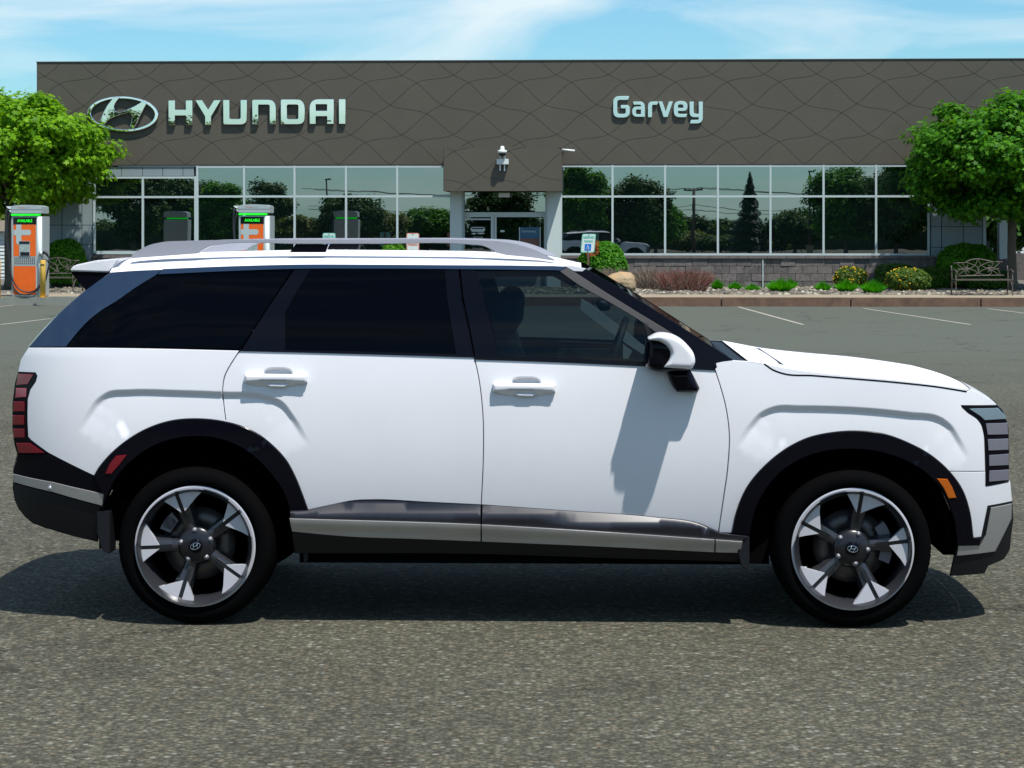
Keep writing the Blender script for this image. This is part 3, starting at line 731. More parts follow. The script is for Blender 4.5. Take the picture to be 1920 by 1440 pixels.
letter(gs, [L3([(520, 240), (722, 240), (722, 500), (505, 500), (505, 325), (655, 325), (655, 292), (530, 292)], [10, 95, 6, 90, 90, 6, 25, 16]), L3([(570, 375), (655, 375), (655, 455), (570, 455)], [22, 6, 6, 22])], .06, .006, LM, 1233)
letter(gs, [L3([(775, 240), (950, 240), (935, 295), (845, 295), (845, 508), (775, 508)], [80, 6, 20, 25, 20, 20])], .06, .006, LM, 1233)
letter(gs, [L3([(957, 240), (1022, 240), (1078, 415), (1135, 240), (1203, 240), (1112, 505), (1042, 505)], [6, 6, 0, 6, 6, 12, 12])], .06, .006, LM, 1233)
letter(gs, [L3([(1218, 232), (1452, 232), (1452, 402), (1290, 402), (1290, 452), (1445, 452), (1432, 508), (1218, 508)], [110, 110, 70, 4, 35, 6, 22, 100]), L3([(1290, 290), (1380, 290), (1380, 350), (1290, 350)], [35, 35, 8, 4])], .06, .006, LM, 1233)
letter(gs, [L3([(1488, 245), (1558, 245), (1558, 452), (1645, 452), (1645, 245), (1715, 245), (1715, 615), (1495, 615), (1510, 555), (1645, 555), (1645, 508), (1488, 508)], [6, 6, 40, 6, 6, 6, 105, 8, 22, 25, 6, 90])], .06, .006, LM, 1233)
# ================================================================== FOLIAGE TOOLS
def maple_shape():
    o = []
    for i in range(10):
        a = math.pi / 2 + i * math.pi / 5; r = 1.0 if i % 2 == 0 else .48
        o.append((r * math.cos(a) * .62, r * math.sin(a) * .62, -.12 * r))
    return np.array(o)
SH = {'maple': maple_shape(),
      'oval': np.array([(0, -.55, 0), (.3, -.1, .06), (.25, .3, .05), (0, .6, 0), (-.25, .3, .05), (-.3, -.1, .06)]),
      'dia': np.array([(0, -.5, 0), (.3, 0, .08), (0, .5, 0), (-.3, 0, .08)]),
      'blade': np.array([(-.5, 0, 0), (.5, 0, 0), (.28, .5, .0), (0, 1, 0), (-.28, .5, 0)]),
      'twig': np.array([(-.5, 0, 0), (.5, 0, 0), (.15, 1, 0), (-.15, 1, 0)])}
def leaves(name, C, Nn, S, shape, m, parent, seed=1, upv=None, wid=None):
    """C centres, Nn facing normals, S sizes; upv: growth direction for blades"""
    r = np.random.default_rng(seed); n = len(C); sh = SH[shape]; k = len(sh)
    Nn = Nn / (np.linalg.norm(Nn, axis=1, keepdims=True) + 1e-9)
    if upv is None:
        t = r.normal(size=(n, 3)); t[:, 2] -= .8
        v = t - (t * Nn).sum(1, keepdims=True) * Nn; v /= np.linalg.norm(v, axis=1, keepdims=True) + 1e-9
    else: v = upv / (np.linalg.norm(upv, axis=1, keepdims=True) + 1e-9)
    u = np.cross(v, Nn); u /= np.linalg.norm(u, axis=1, keepdims=True) + 1e-9
    wd = S if wid is None else wid
    V = C[:, None] + u[:, None] * sh[None, :, 0:1] * wd[:, None, None] + v[:, None] * sh[None, :, 1:2] * S[:, None, None] + Nn[:, None] * sh[None, :, 2:3] * S[:, None, None]
    me = bpy.data.meshes.new(name); V = V.reshape(-1, 3)
    me.vertices.add(len(V)); me.vertices.foreach_set('co', V.ravel()); me.loops.add(n * k); me.loops.foreach_set('vertex_index', np.arange(n * k))
    me.polygons.add(n); me.polygons.foreach_set('loop_start', np.arange(n) * k); me.update(); me.validate()
    return link(name, me, m, parent)
def blob_points(n, centre, rad, r, shell=.55, zmin=-9, lump=.0, box=None):
    d = r.normal(size=(n, 3)); d /= np.linalg.norm(d, axis=1, keepdims=True)
    if box:  # superellipsoid
        d = d / (np.abs(d) ** box).sum(1, keepdims=True) ** (1 / box)
    q = shell + (1 - shell) * r.uniform(0, 1, (n, 1)) ** .6
    if lump:
        ph = r.uniform(0, 6, 6)
        q = q * (1 + lump * np.sin(d[:, :1] * 5 + ph[0]) * np.sin(d[:, 1:2] * 5 + ph[1] + d[:, 2:3] * 4) + lump * .6 * np.sin(d[:, :1] * 11 + ph[2] + d[:, 2:3] * 9))
    P = centre + d * q * rad; keep = P[:, 2] > zmin
    return P[keep], (d * (1 / np.asarray(rad)))[keep]

def tree(name, label, u, v, z0, H, crown_c, crown_r, m, leaf=.10, n=24000, shape='maple', seed=1, trunk_r=.14, nclump=150, group=None, shell=(.62, 1.0), clump_r=(.30, .55), kind='maple tree'):
    r = np.random.default_rng(seed); rr_ = random.Random(seed)
    t = thing(name, label, kind, u, v, z0, group=group)
    cc = np.array(crown_c, float) - np.array([0, 0, z0]); cr_ = np.array(crown_r, float)
    d = r.normal(size=(nclump, 3)); d /= np.linalg.norm(d, axis=1, keepdims=True); 
    q = r.uniform(shell[0], shell[1], (nclump, 1)); q[: nclump // 4] *= .62
    K = cc + d * q * (cr_ - clump_r[0] * .8)
    mb = MB(); top = cc[2] - cr_[2] * .55
    mb.tube([(0, 0, -.05), (.02, .01, .25), (.0, .02, top * .5), (.03, 0, top)], [trunk_r * 1.35, trunk_r * 1.02, trunk_r * .9, trunk_r * .78], 12)
    for i in range(9):
        a = i * 2.4; e = cc + np.array([math.cos(a) * cr_[0] * .5, math.sin(a) * cr_[1] * .5, cr_[2] * rr_.uniform(-.1, .5)])
        b0 = np.array([.03, 0, top * rr_.uniform(.9, 1.0)]); mid = b0 * .5 + e * .5 + np.array([0, 0, -.1])
        mb.tube([b0, mid, e], [trunk_r * .5, trunk_r * .3, trunk_r * .1], 6)
        for jj in range(3):
            k_ = K[rr_.randrange(len(K))]; mb.tube([mid, mid * .5 + k_ * .5 + np.array([0, 0, .06]), k_], [trunk_r * .16, trunk_r * .1, trunk_r * .04], 4, cap=False)
    mb.build('trunk', M['bark'], t)
    per = n // nclump; P = []; NN = []
    for i, c in enumerate(K):
        rad = r.uniform(*clump_r) * np.array([1, 1, .62])
        p, nn = blob_points(per, c, rad, r, .12)
        P.append(p); NN.append(nn + np.array([0, 0, 1.1]) * 2 + r.normal(size=nn.shape) * 1.3 + (p - cc) * .5)
    P = np.vstack(P); NN = np.vstack(NN); P = P + r.normal(size=P.shape) * .05 * min(cr_[2], 3) / 1.8; S = leaf * r.uniform(.7, 1.35, len(P))
    o = leaves('crown', P, NN, S, shape, m, t, seed); o['kind'] = 'stuff'
    return t

# ================================================================== THE TWO MAPLES
def zat(py, v): return CH - (py - HY) * v / FPX
LV = sv(541, .2, 17); k = LV / FPX
tree('maple_tree', 'bright green round maple rising behind the left charging station', su(14, LV), LV, .17, 0, (0.0, 0, zat(288, LV)), (214 * k, 2.6, 128 * k), M['maple'], leaf=.125, n=52000, seed=11, trunk_r=.10, nclump=260, clump_r=(.28, .62))
RV = sv(544, .2, 1897); k = RV / FPX
tree('maple_tree', 'darker green round maple beside the bench at the right corner', su(1897, RV), RV, .17, 0, (0, 0, zat(300, RV)), (208 * k, 2.6, 140 * k), M['maple_dark'], leaf=.125, n=52000, seed=12, trunk_r=.125, nclump=260, clump_r=(.28, .62))

# ================================================================== SHRUBS
def shrub(name, label, px, pb, wpx, hpx, m, cat='shrub', kind='dome', seed=1, leaf=.06, n=5000, group=None, vz=None):
    v = vz or min(sv(pb, .2, px), BV - 1.0); k = v / FPX; W_, H_ = wpx * k / 2, zat(pb - hpx, v) - .17
    t = thing(name, label, cat, su(px, v), v, .17, group=group); r = np.random.default_rng(seed)
    zc_ = H_ * (.42 if kind == 'dome' else .5); rad = np.array([W_, min(W_, 1.0) * .9, H_ - zc_])
    P, Nn = blob_points(n, np.array([0, 0, zc_]), rad, r, .80, zmin=.02, lump=.035, box=(4 if kind == 'box' else 2.4))
    lo = P[:, 2] < zc_
    P[lo, 2] = zc_ - (zc_ - P[lo, 2]) * (zc_ / (H_ - zc_))
    Nn = Nn / np.linalg.norm(Nn, axis=1, keepdims=True) + r.normal(size=Nn.shape) * .45 + np.array([0, 0, .35])
    stem = MB(); 
    for i in range(4):
        a = i * 1.6; stem.tube([(0, 0, -.03), (math.cos(a) * W_ * .3, math.sin(a) * .2, H_ * .5)], [.025, .01], 5)
    stem.build('stem', M['bark'], t)
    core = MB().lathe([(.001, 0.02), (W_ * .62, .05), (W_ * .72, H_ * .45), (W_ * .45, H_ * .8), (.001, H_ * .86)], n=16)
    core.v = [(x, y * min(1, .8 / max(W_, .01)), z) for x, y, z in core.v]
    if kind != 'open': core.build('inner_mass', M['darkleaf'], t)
    o = leaves('foliage', P, Nn, leaf * r.uniform(.7, 1.4, len(P)), 'oval', m, t, seed); o['kind'] = 'stuff'
    return t, P, Nn, H_
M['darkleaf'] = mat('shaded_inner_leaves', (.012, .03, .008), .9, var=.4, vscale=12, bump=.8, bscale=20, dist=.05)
shrub('round_shrub', 'clipped green dome shrub between the left charging station and bench', 122, 536, 84, 88, M['box'], seed=21, n=9000, leaf=.07)
shrub('round_shrub', 'big clipped green dome shrub behind the right bench', 1812, 541, 112, 85, M['box'], seed=22, n=12000, leaf=.07)
shrub('box_shrub', 'dark boxy clipped yew left of the yellow flowering bushes pair', 1677, 538, 70, 44, M['yew'], kind='box', seed=23, leaf=.05, n=6000)
shrub('box_shrub', 'dark boxy clipped yew directly left of the right bench', 1752, 542, 64, 42, M['yew'], kind='box', seed=24, leaf=.05, n=6000)
shrub('box_shrub', 'low dark yew hedge partly behind the right bench near the maple trunk', 1858, 543, 90, 36, M['yew'], kind='box', seed=25, leaf=.05, n=6000)
t, P, Nn, H_ = shrub('round_shrub', 'green shrub with rusty dead patches behind the reserved parking sign', 1130, 541, 92, 88, M['boxred'], seed=26, n=8500, leaf=.07)
sel = (P[:, 0] < -.05) & (np.sin(P[:, 0] * 5 + P[:, 2] * 7 + 1.5) + np.sin(P[:, 2] * 5 - P[:, 0] * 9) > .55)
o = leaves('dead_patch', P[sel] + Nn[sel] / np.linalg.norm(Nn[sel], axis=1, keepdims=True) * .03, Nn[sel], np.full(sel.sum(), .07), 'oval', M['rust'], t, 3); o['kind'] = 'stuff'
shrub('round_shrub', 'low green dome shrub behind the no parking sign, seen under the roof rail', 737, 540, 62, 84, M['box'], seed=27, n=5000, leaf=.07)
for (px, pb, w_, h_, lab, nf, sd) in ((1595, 536, 62, 36, 'small yellow flowering bush behind the middle grass tufts', 170, 31), (1703, 546, 82, 44, 'yellow flowering bush between the two dark clipped yews', 90, 32)):
    t, P, Nn, H_ = shrub('flowering_shrub', lab, px, pb, w_, h_, M['flowershrub'], kind='open', seed=sd, leaf=.045, n=6500)
    r = np.random.default_rng(sd); d = Nn / np.linalg.norm(Nn, axis=1, keepdims=True); cand = np.where((d[:, 1] < .35) & ((P[:, 0] < .15) | (sd == 31)))[0]; ii = r.choice(cand, nf)
    o = leaves('blossoms', P[ii] + d[ii] * .03, d[ii] + r.normal(size=(nf, 3)) * .5 + np.array([0, -.5, .5]), np.full(nf, .05), 'oval', M['petal'], t, sd); o['kind'] = 'stuff'
def tuft(px, pb, wpx, hpx, label, seed, n=700):
    v = min(sv(pb, .2, px), BV - .4); k = v / FPX; W_, H_ = wpx * k / 2, zat(pb - hpx, v) - .17; r = np.random.default_rng(seed)
    a = r.uniform(0, 6.283, n); q = r.uniform(0, 1, n) ** .6
    C = np.stack([np.cos(a) * q * W_ * .35, np.sin(a) * q * W_ * .3, np.zeros(n)], 1)
    up = np.stack([np.cos(a) * q * W_ * 1.0, np.sin(a) * q * W_ * .9, H_ * (1.15 - .55 * q)], 1) * r.uniform(.7, 1.1, (n, 1))
    fn = np.cross(up, np.stack([-np.sin(a + r.normal(0, .8, n)), np.cos(a), np.zeros(n)], 1)) + r.normal(size=(n, 3)) * .1
    L_ = np.linalg.norm(up, axis=1)
    t = leaves('grass_tuft', C, fn, L_, 'blade', M['grass'], None, seed, upv=up, wid=np.full(n, .022))
    t.matrix_basis = SITE @ Matrix.Translation((su(px, v), v, .18)); tag(t, label, 'grass tuft', 'ornamental grass tufts in the stone bed')
tuft(1345, 544, 24, 21, 'grass tuft touching the reddish barberry at its right end', 41)
tuft(1378, 544, 26, 16, 'small grass tuft second right of the reddish barberry', 42)
tuft(1411, 546, 30, 14, 'lowest, flattest grass tuft just left of the wall downpipe', 43)
tuft(1463, 548, 52, 26, 'largest wide grass tuft just right of the wall downpipe', 44, 1300)
tuft(1482, 541, 28, 19, 'grass tuft peeking out behind the largest tuft', 45)
tuft(1543, 546, 32, 19, 'single rounded grass tuft left of the small yellow flowering bush', 46)
tuft(1587, 548, 42, 24, 'grass tuft in front of the small yellow flowering bush', 47, 1000)
tuft(1637, 551, 46, 26, 'grass tuft nearest the kerb, left of the boxy yew', 48, 1100)
def twigs(name, label, px, pb, wpx, hpx, m, seed, n, fan=1.0, cat='shrub', lw=.012):
    v = min(sv(pb, .2, px), BV - .9); k = v / FPX; W_, H_ = wpx * k / 2, zat(pb - hpx, v) - .17; r = np.random.default_rng(seed)
    x0 = r.uniform(-.75, .75, n) * W_; y0 = r.uniform(-.6, .6, n)
    lean = (x0 / W_) * .7 * fan + r.normal(0, .35, n); top = np.sqrt(np.clip(1 - (x0 / W_) ** 2 * .6, .15, 1)) * r.uniform(.45, 1, n) * H_
    C = np.stack([x0 * .85, y0, r.uniform(0, .45, n) * top], 1)
    Ln = (top - C[:, 2]) * r.uniform(.5, 1, n)
    up = np.stack([lean * Ln, r.normal(0, .3, n) * Ln, Ln], 1)
    t = thing(name, label, cat, su(px, v), v, .17)
    mb = MB()
    for i in range(7):
        a = r.uniform(-1, 1); mb.tube([(a * W_ * .4, 0, -.02), (a * W_ * .6, r.uniform(-.3, .3), H_ * .6)], [.015, .007], 5)
    mb.build('stem', M['bark'], t)
    o = leaves('branches', C, r.normal(size=(n, 3)) + np.array([0, -1.5, 0]), np.linalg.norm(up, axis=1), 'twig', m, t, seed, upv=up, wid=np.full(n, lw)); o['kind'] = 'stuff'
    return t, C, up
twigs('bare_hedge', 'grey brown leafless hedge behind the boulder, left of it', 1140, 543, 92, 46, M['twig'], 51, 4500)
twigs('bare_hedge', 'grey brown leafless hedge between boulder and reddish barberry', 1222, 543, 70, 45, M['twig'], 52, 3500)
t, C, up = twigs('barberry_bush', 'reddish brown barberry bush right of the boulder', 1283, 546, 110, 46, M['barberry'], 53, 3000, 1.5)
o = leaves('reddish_leaves', C + up, np.random.default_rng(2).normal(size=C.shape) + np.array([0, -1, 1]), np.full(len(C), .028), 'dia', leafmat('barberry_leaf', (.10, .012, .018), (.20, .06, .05), .3, (.10, .16, .03), .95), t, 5); o['kind'] = 'stuff'

# boulder
def boulder():
    px0, px1, pt, pb = 1131, 1192, 507, 546; v = sv(pb, .2, 1161); k = v / FPX
    b = bmesh.new(); bmesh.ops.create_icosphere(b, subdivisions=5, radius=1)
    from mathutils import noise
    W_, H_ = (px1 - px0) * k / 2, (pb - pt) * k
    for q in b.verts:
        p = q.co.copy()
        s_ = 1 / (abs(p.x) ** 2.8 + abs(p.y) ** 2.8 + abs(p.z) ** 2.8) ** (1 / 2.8); p *= s_
        p *= 1 + .10 * noise.noise(p * 1.3 + Vector((3, 1, 7))) + .05 * noise.noise(p * 3.1) + .02 * noise.noise(p * 9)
        if p.x < 0 and p.z > 0: p.z *= 1 + p.x * .42
        if p.x > 0: p.z *= 1.02
        q.co = (p.x * W_, p.y * .5, p.z * H_ * .54 + H_ * .44)
    me = bpy.data.meshes.new('boulder'); b.to_mesh(me); b.free(); me.polygons.foreach_set('use_smooth', [True] * len(me.polygons))
    o = link('boulder', me, M['boulder'], None, SITE @ Matrix.Translation((su(1161, v), v, .17))); tag(o, 'large rounded tan boulder on the stone bed', 'boulder')
boulder()

# ================================================================== CHARGING STATIONS
def charger():
    v = sv(556, .206, 55); k = v / FPX; cx = 50
    X_ = lambda p: (p - cx) * k; Z_ = lambda p: (556 - p) * k
    t = thing('charging_station', '', 'charging station', su(cx, v), v, .206)
    dep = .62
    bd = MB().prism([(X_(20.5), 0), (X_(80.5), 0), (X_(81.5), Z_(404)), (X_(20.5), Z_(404))], 0, dep).build('cabinet', M['chsilver'], t, bevel=.012)
    # rounded white right side post
    MB().lathe([(.068, 0.01), (.068, Z_(404.5))], (X_(74.5), .04, 0), n=20).build('side_column', M['chwhite'], t)
    cap = MB()
    xs = [20, 30, 45, 60, 72, 79.8]; zt = [385, 383, 382.2, 382.6, 383.4, 385.5]
    poly = [(X_(20.8), Z_(398.8)), (X_(80), Z_(398.8))] + [(X_(x), Z_(z)) for x, z in list(zip(xs, zt))[::-1]]
    cap.prism(poly, -.035, dep); cap.build('cap', M['chsilver'], t, bevel=.01)
    box('cap_groove', M['dark_unit'], t, X_(21), X_(80), -.037, -.034, Z_(391.9), Z_(391.2))
    box('light_strip', M['green'], t, X_(20.8), X_(73), -.03, .2, Z_(402.6), Z_(399.4))
    box('screen_panel', M['screen'], t, X_(24.5), X_(68.5), -.012, .05, Z_(419), Z_(405.8))
    put_text('screen_lettering', 'AVAILABLE', M['green'], t, X_(46.5), -.0145, Z_(412.3), 29 * k, 5.4 * k, bold=.02)
    box('orange_panel', M['orange'], t, X_(25), X_(67.5), -.008, .04, Z_(479.5), Z_(419.4))
    box('orange_panel', M['orange'], t, X_(25), X_(67.5), -.008, .04, Z_(552.5), Z_(498.5))
    # grey t mark
    r_ = [(30, 419.6), (40, 419.6), (40, 429.5)] + [(54 + 4.6 * math.sin(a), 434.6 - 5.1 * math.cos(a)) for a in [i * math.pi / 6 for i in range(7)]] + [(40, 439.7), (40, 450.5), (36.5, 450.5), (36.5, 458)] + [(36.5 - 1 - 5.5 * math.sin(a), 452.5 + 5.5 * math.cos(a)) for a in [i * math.pi / 10 for i in range(1, 6)]] + [(30, 439.7), (25.2, 439.7), (25.2, 429.5), (30, 429.5)]
    MB().prism([(X_(a), Z_(b2)) for a, b2 in r_], -.0105, -.0085).build('panel_emblem', M['logo_grey'], t)
    box('payment_bezel', M['chsilver'], t, X_(35.8), X_(56.6), -.02, .02, Z_(479.3), Z_(450.6), bevel=.004)
    box('payment_hood', M['dark_unit'], t, X_(36.3), X_(56), -.03, -.0205, Z_(456), Z_(451.3))
    box('payment_screen', M['payscreen'], t, X_(38.3), X_(55.4), -.0235, -.0205, Z_(471.5), Z_(457))
    box('card_reader', M['dark_unit'], t, X_(38), X_(55.7), -.023, -.0205, Z_(478.5), Z_(472))
    vn = box('vent', M['chsilver'], t, X_(25), X_(67.5), -.006, .04, Z_(497.8), Z_(480.3))
    for i in range(11):
        for j in range(4):
            MB().box(X_(26.7 + i * 3.7), X_(29.0 + i * 3.7), -.0085, -.0065, Z_(484.2 + j * 3.6), Z_(482 + j * 3.6)).build('vent_slot', M['steel'], vn)
    put_text('cap_lettering', 'charge', mat('orange_print', (.5, .08, .03), .5) if 'op' not in M else M['op'], t, X_(40), -.038, Z_(387.8), 13 * k, 3.2 * k)
    put_text('cap_lettering', 'point', M['grey_print'], t, X_(52.5), -.038, Z_(387.8), 10.5 * k, 3.0 * k)
    # cable arms and cables
    for (a, z_, l) in ((10.5, 386.2, 6.5), (15.5, 393.5, 6)):
        MB().prism([(X_(a), Z_(z_ - 1)), (X_(21), Z_(z_ - 1.4)), (X_(21), Z_(z_ + l * .75)), (X_(a + 4), Z_(z_ + 3.2))], -.02, .03).build('cable_arm', M['chwhite'], t, bevel=.004)
    c1 = [(12.2, 391), (11, 410), (11.5, 440), (15, 480), (20, 515), (28, 540), (42, 551.5), (58, 551), (70, 546), (78, 536), (87, 528), (91, 510), (95, 490), (93, 478), (88, 472.5), (82, 471.5)]
    c2 = [(17.5, 397.5), (13.5, 415), (13.5, 450), (18, 490), (25, 525), (36, 541), (52, 547.5), (66, 545), (76, 535), (87, 524), (92, 508), (94.5, 495), (91, 488), (83, 486)]
    for c, yy in ((c1, -.09), (c2, -.06)):
        pth = catmull([Vector((X_(a), (yy if a > 22 else yy + .07), max(.03, Z_(b2)))) for a, b2 in c], n=6)
        MB().tube(pth, .017, 8).build('cable', M['rubber'], t)
    MB().lathe([(.0, -.05), (.055, -.05), (.062, 0), (.05, .04)], (X_(79), -.05, Z_(474.5)), 'x', 16).build('connector_holder', M['chsilver'], t)
    MB().tube([(X_(80), -.05, Z_(474.5)), (X_(84), -.05, Z_(472)), (X_(89), -.06, Z_(474)), (X_(92.5), -.07, Z_(480))], [.03, .042, .036, .022], 10).build('connector', M['rubber'], t)
    return t, v
M['grey_print'] = mat('grey_print', (.20, .28, .30), .5)
ch, chv = charger(); ch['label'] = 'orange and silver charging station under the left maple'
ch['group'] = 'pair of orange charging stations'
def copy_tree(o, parent=None):
    c = o.copy(); COL.objects.link(c)
    if parent is not None: c.parent = parent
    for q in list(o.children): copy_tree(q, c)
    return c
c2 = copy_tree(ch); c2['label'] = 'orange and silver charging station half hidden behind the car roof'
c2.matrix_basis = SITE @ Matrix.Translation((su(50 + 426.5, chv), chv, .206 + .012))
def bollard(px, label):
    v = sv(557, .206, 80) - .12; k = v / FPX
    t = thing('bollard', label, 'bollard', su(px, v), v, .206, group='yellow bollards at the charging stations')
    MB().lathe([(.001, .008), (.064, .008), (.064, .855), (.06, .865), (.0, .868)], n=24).build('post', M['yellow'], t)
    MB().lathe([(.13, 0), (.13, .008)], n=4, smooth=False).build('base_plate', M['yellow'], t)
    for a in (45, 135, 225, 315): MB().lathe([(.013, .008), (.013, .035), (0, .036)], (.115 * math.cos(R(a + 0)), .115 * math.sin(R(a)), 0), n=8).build('anchor_bolt', M['steel'], t)
    box('warning_mark', M['steel'], t, -.045, .05, -.068, -.062, .745, .772)
bollard(80.5, 'yellow bollard at the right foot of the left charging station')
bollard(-4, 'yellow bollard cut off at the left edge of the photo')
# ================================================================== PARKING SIGNS
def sign(px, ptop, pbot, wpx, v, text, label, tilt=0.0, post=True):
    k = v / FPX; t = thing('parking_sign', label, 'sign', su(px, v), v, .17)
    W_, H_ = wpx * k / 2, (pbot - ptop) * k; zc_ = zat((ptop + pbot) / 2, v) - .17
    MB().box(-.025, .025, .005, .045, 0, zc_ + H_ * .47).build('post', M['post'], t)
    g_ = MB(); lean = lambda x, z: (x + (z - 0) * tilt, z + zc_)
    def plate(name, x0, x1, z0, z1, y, m, r_=.03):
        return MB().prism([lean(*p) for p in rrect(x0, x1, z0, z1, r_)], y, y + .002).build(name, m, t)
    col = M['signgreen'] if text == 'reserved' else M['signred']; ed = M['signaqua'] if text == 'reserved' else M['signpink']
    MB().prism([lean(*p) for p in rrect(-W_, W_, -H_ / 2, H_ / 2, .04)], 0, .004).build('plate', ed, t)
    plate('plate_face', -W_ + .022, W_ - .022, -H_ / 2 + .022, H_ / 2 - .022, -.003, M['signwhite'])
    if text == 'reserved':
        put_text('sign_lettering', 'RESERVED', col, t, lean(0, H_ * .31)[0], -.006, zc_ + H_ * .31, W_ * 1.62, H_ * .13, bold=.03)
        put_text('sign_lettering', 'PARKING', col, t, lean(0, H_ * .10)[0], -.006, zc_ + H_ * .10, W_ * 1.28, H_ * .12, bold=.03)
        plate('blue_square', -W_ * .48, W_ * .48, -H_ * .40, -H_ * .04, -.006, M['signblue'], .02)
        s_ = H_ * .36
        c_ = (0, -H_ * .22)
        def Q(a, b2): q = lean(c_[0] + a * s_, c_[1] + b2 * s_); return (q[0], -.009, q[1])
        mb = MB(); rr2 = s_ * .035
        mb.tube([Q(-.06, .22), Q(-.05, -.0), Q(.10, -.0), (Q(.16, -.2)), Q(.25, -.22)], rr2, 6)
        mb.tube([Q(-.05, .10), Q(.10, .10)], rr2, 6)
        mb.tube([Q(-.02 + .19 * math.cos(R(a)), -.12 + .19 * math.sin(R(a))) for a in range(130, 400, 15)], rr2, 6)
        mb.lathe([(.001, -.002), (s_ * .055, -.002), (s_ * .055, .0)], Q(-.07, .32), 'y', 12)
        mb.build('wheelchair_symbol', M['signwhite'], t)
    else:
        put_text('sign_lettering', 'NO', col, t, 0, -.006, zc_ + H_ * .13, W_ * .8, H_ * .14, bold=.03)
        put_text('sign_lettering', 'PARKING', col, t, 0, -.006, zc_ - H_ * .14, W_ * 1.5, H_ * .13, bold=.03)
    for z_ in (.44, -.44): MB().lathe([(.0, -.012), (.012, -.012), (.012, -.004)], (lean(0, H_ * z_)[0], 0, zc_ + H_ * z_), 'y', 8).build('bolt', M['steel'], t)
M['signaqua'] = mat('sign_aqua_edge', (.25, .58, .50), .5); M['signpink'] = mat('sign_red_edge', (.62, .26, .20), .5)
sign(1103, 438.5, 473.5, 25.5, 54.5, 'reserved', 'aqua bordered reserved parking sign in front of the rusty green shrub', tilt=.09)
sign(617, 437, 471, 24, 54.5, 'reserved', 'aqua reserved parking sign seen past the car roof rail, right of the second charger')
sign(774, 437, 471, 24, 54.5, 'no', 'red bordered no parking sign behind the car roof rail')

# ================================================================== BENCHES
def bench(label, px, v, rot=0):
    t = thing('garden_bench', label, 'bench', su(px, v), v, .19, rot, 'ornamental iron garden benches'); k = 52.9 / FPX
    # local x: width, y: depth (back at +), z up;  photo (x 1782..1896, seat 524, top 487, ground 553)
    W_ = .68; SHt = .40; 
    def P(X_, Y_): return ((X_ - 1300) / 6.857 * .0126, (905 - Y_) / 6.857 * .0136)   # zoom pixels -> local (back plane)
    back = MB(); by = lambda z: .42 + (z - .4) * .22
    def tb(mb, pts, r_=.011, n=5, sm=True):
        q = [P(*p) for p in pts]; q = [Vector((x, by(z), z)) for x, z in q]; mb.tube(catmull(q, n=n) if sm and len(q) > 2 else q, r_, 6)
    frame = MB()
    tb(frame, [(960, 510), (1110, 505)], .015); tb(frame, [(1490, 497), (1610, 495)], .015)
    tb(frame, [(1110, 505), (1180, 475), (1280, 460), (1390, 475), (1490, 497)], .015)
    tb(frame, [(1000, 668), (1300, 662), (1620, 658)], .015)
    frame.build('back_frame', M['iron'], t)
    sc_ = MB()
    for s in (0, 1):
        f = (lambda p: p) if not s else (lambda p: (2 * 1285 - p[0], p[1] - 4))
        for pts in ([(1280, 465), (1250, 530), (1170, 580), (1090, 610), (1020, 655)],
                    [(1000, 510), (1060, 560), (1150, 580), (1230, 600), (1300, 650)],
                    [(1000, 655), (1020, 600), (1100, 572), (1180, 572)],
                    [(1010, 580), (1090, 590), (1180, 575)],
                    [(1100, 545), (1085, 520), (1115, 505), (1190, 520), (1260, 550), (1295, 590), (1260, 640), (1180, 660), (1120, 640), (1115, 615), (1145, 605), (1165, 630)],
                    [(1100, 545), (1125, 560), (1148, 545), (1140, 532)]):
            tb(sc_, [f(p) for p in pts], .0095)
    sc_.build('scrollwork', M['iron'], t)
    for s in (-1, 1):
        x = s * W_
        MB().tube(catmull([Vector((x, .52, 0)), Vector((x, .44, .2)), Vector((x, .42, .4)), Vector((x, .48, .72))], n=5), .016, 8).build('leg', M['iron'], t)
        MB().tube(catmull([Vector((x, -.05, 0)), Vector((x, -.02, .2)), Vector((x, -.04, .4)), Vector((x, -.0, .52)), Vector((x, -.06, .60)), Vector((x, -.10, .57))], n=5), .016, 8).build('leg', M['iron'], t)
        MB().tube(catmull([Vector((x, -.08, .6)), Vector((x, .1, .63)), Vector((x, .44, .60))], n=5), .014, 8).build('armrest', M['iron'], t)
        MB().tube(catmull([Vector((x, -.02, .1)), Vector((x, .1, .33)), Vector((x, .3, .33)), Vector((x, .44, .12))], n=5), .010, 6).build('side_scroll', M['iron'], t)
    for i in range(9):
        MB().box(-W_, W_, -.04 + i * .052, -.006 + i * .052, .392, .404).build('seat_slat', M['iron'], t)
    MB().box(-W_ - .01, W_ + .01, -.065, -.045, .375, .405).build('seat_rail', M['iron'], t)
    return t
bench('iron bench with scrolled back in front of the right dome shrub', 1845, sv(554.5, .2, 1845), R(4))
bench('iron bench half hidden behind the left charging station', 92, sv(549, .2, 92), R(-14))

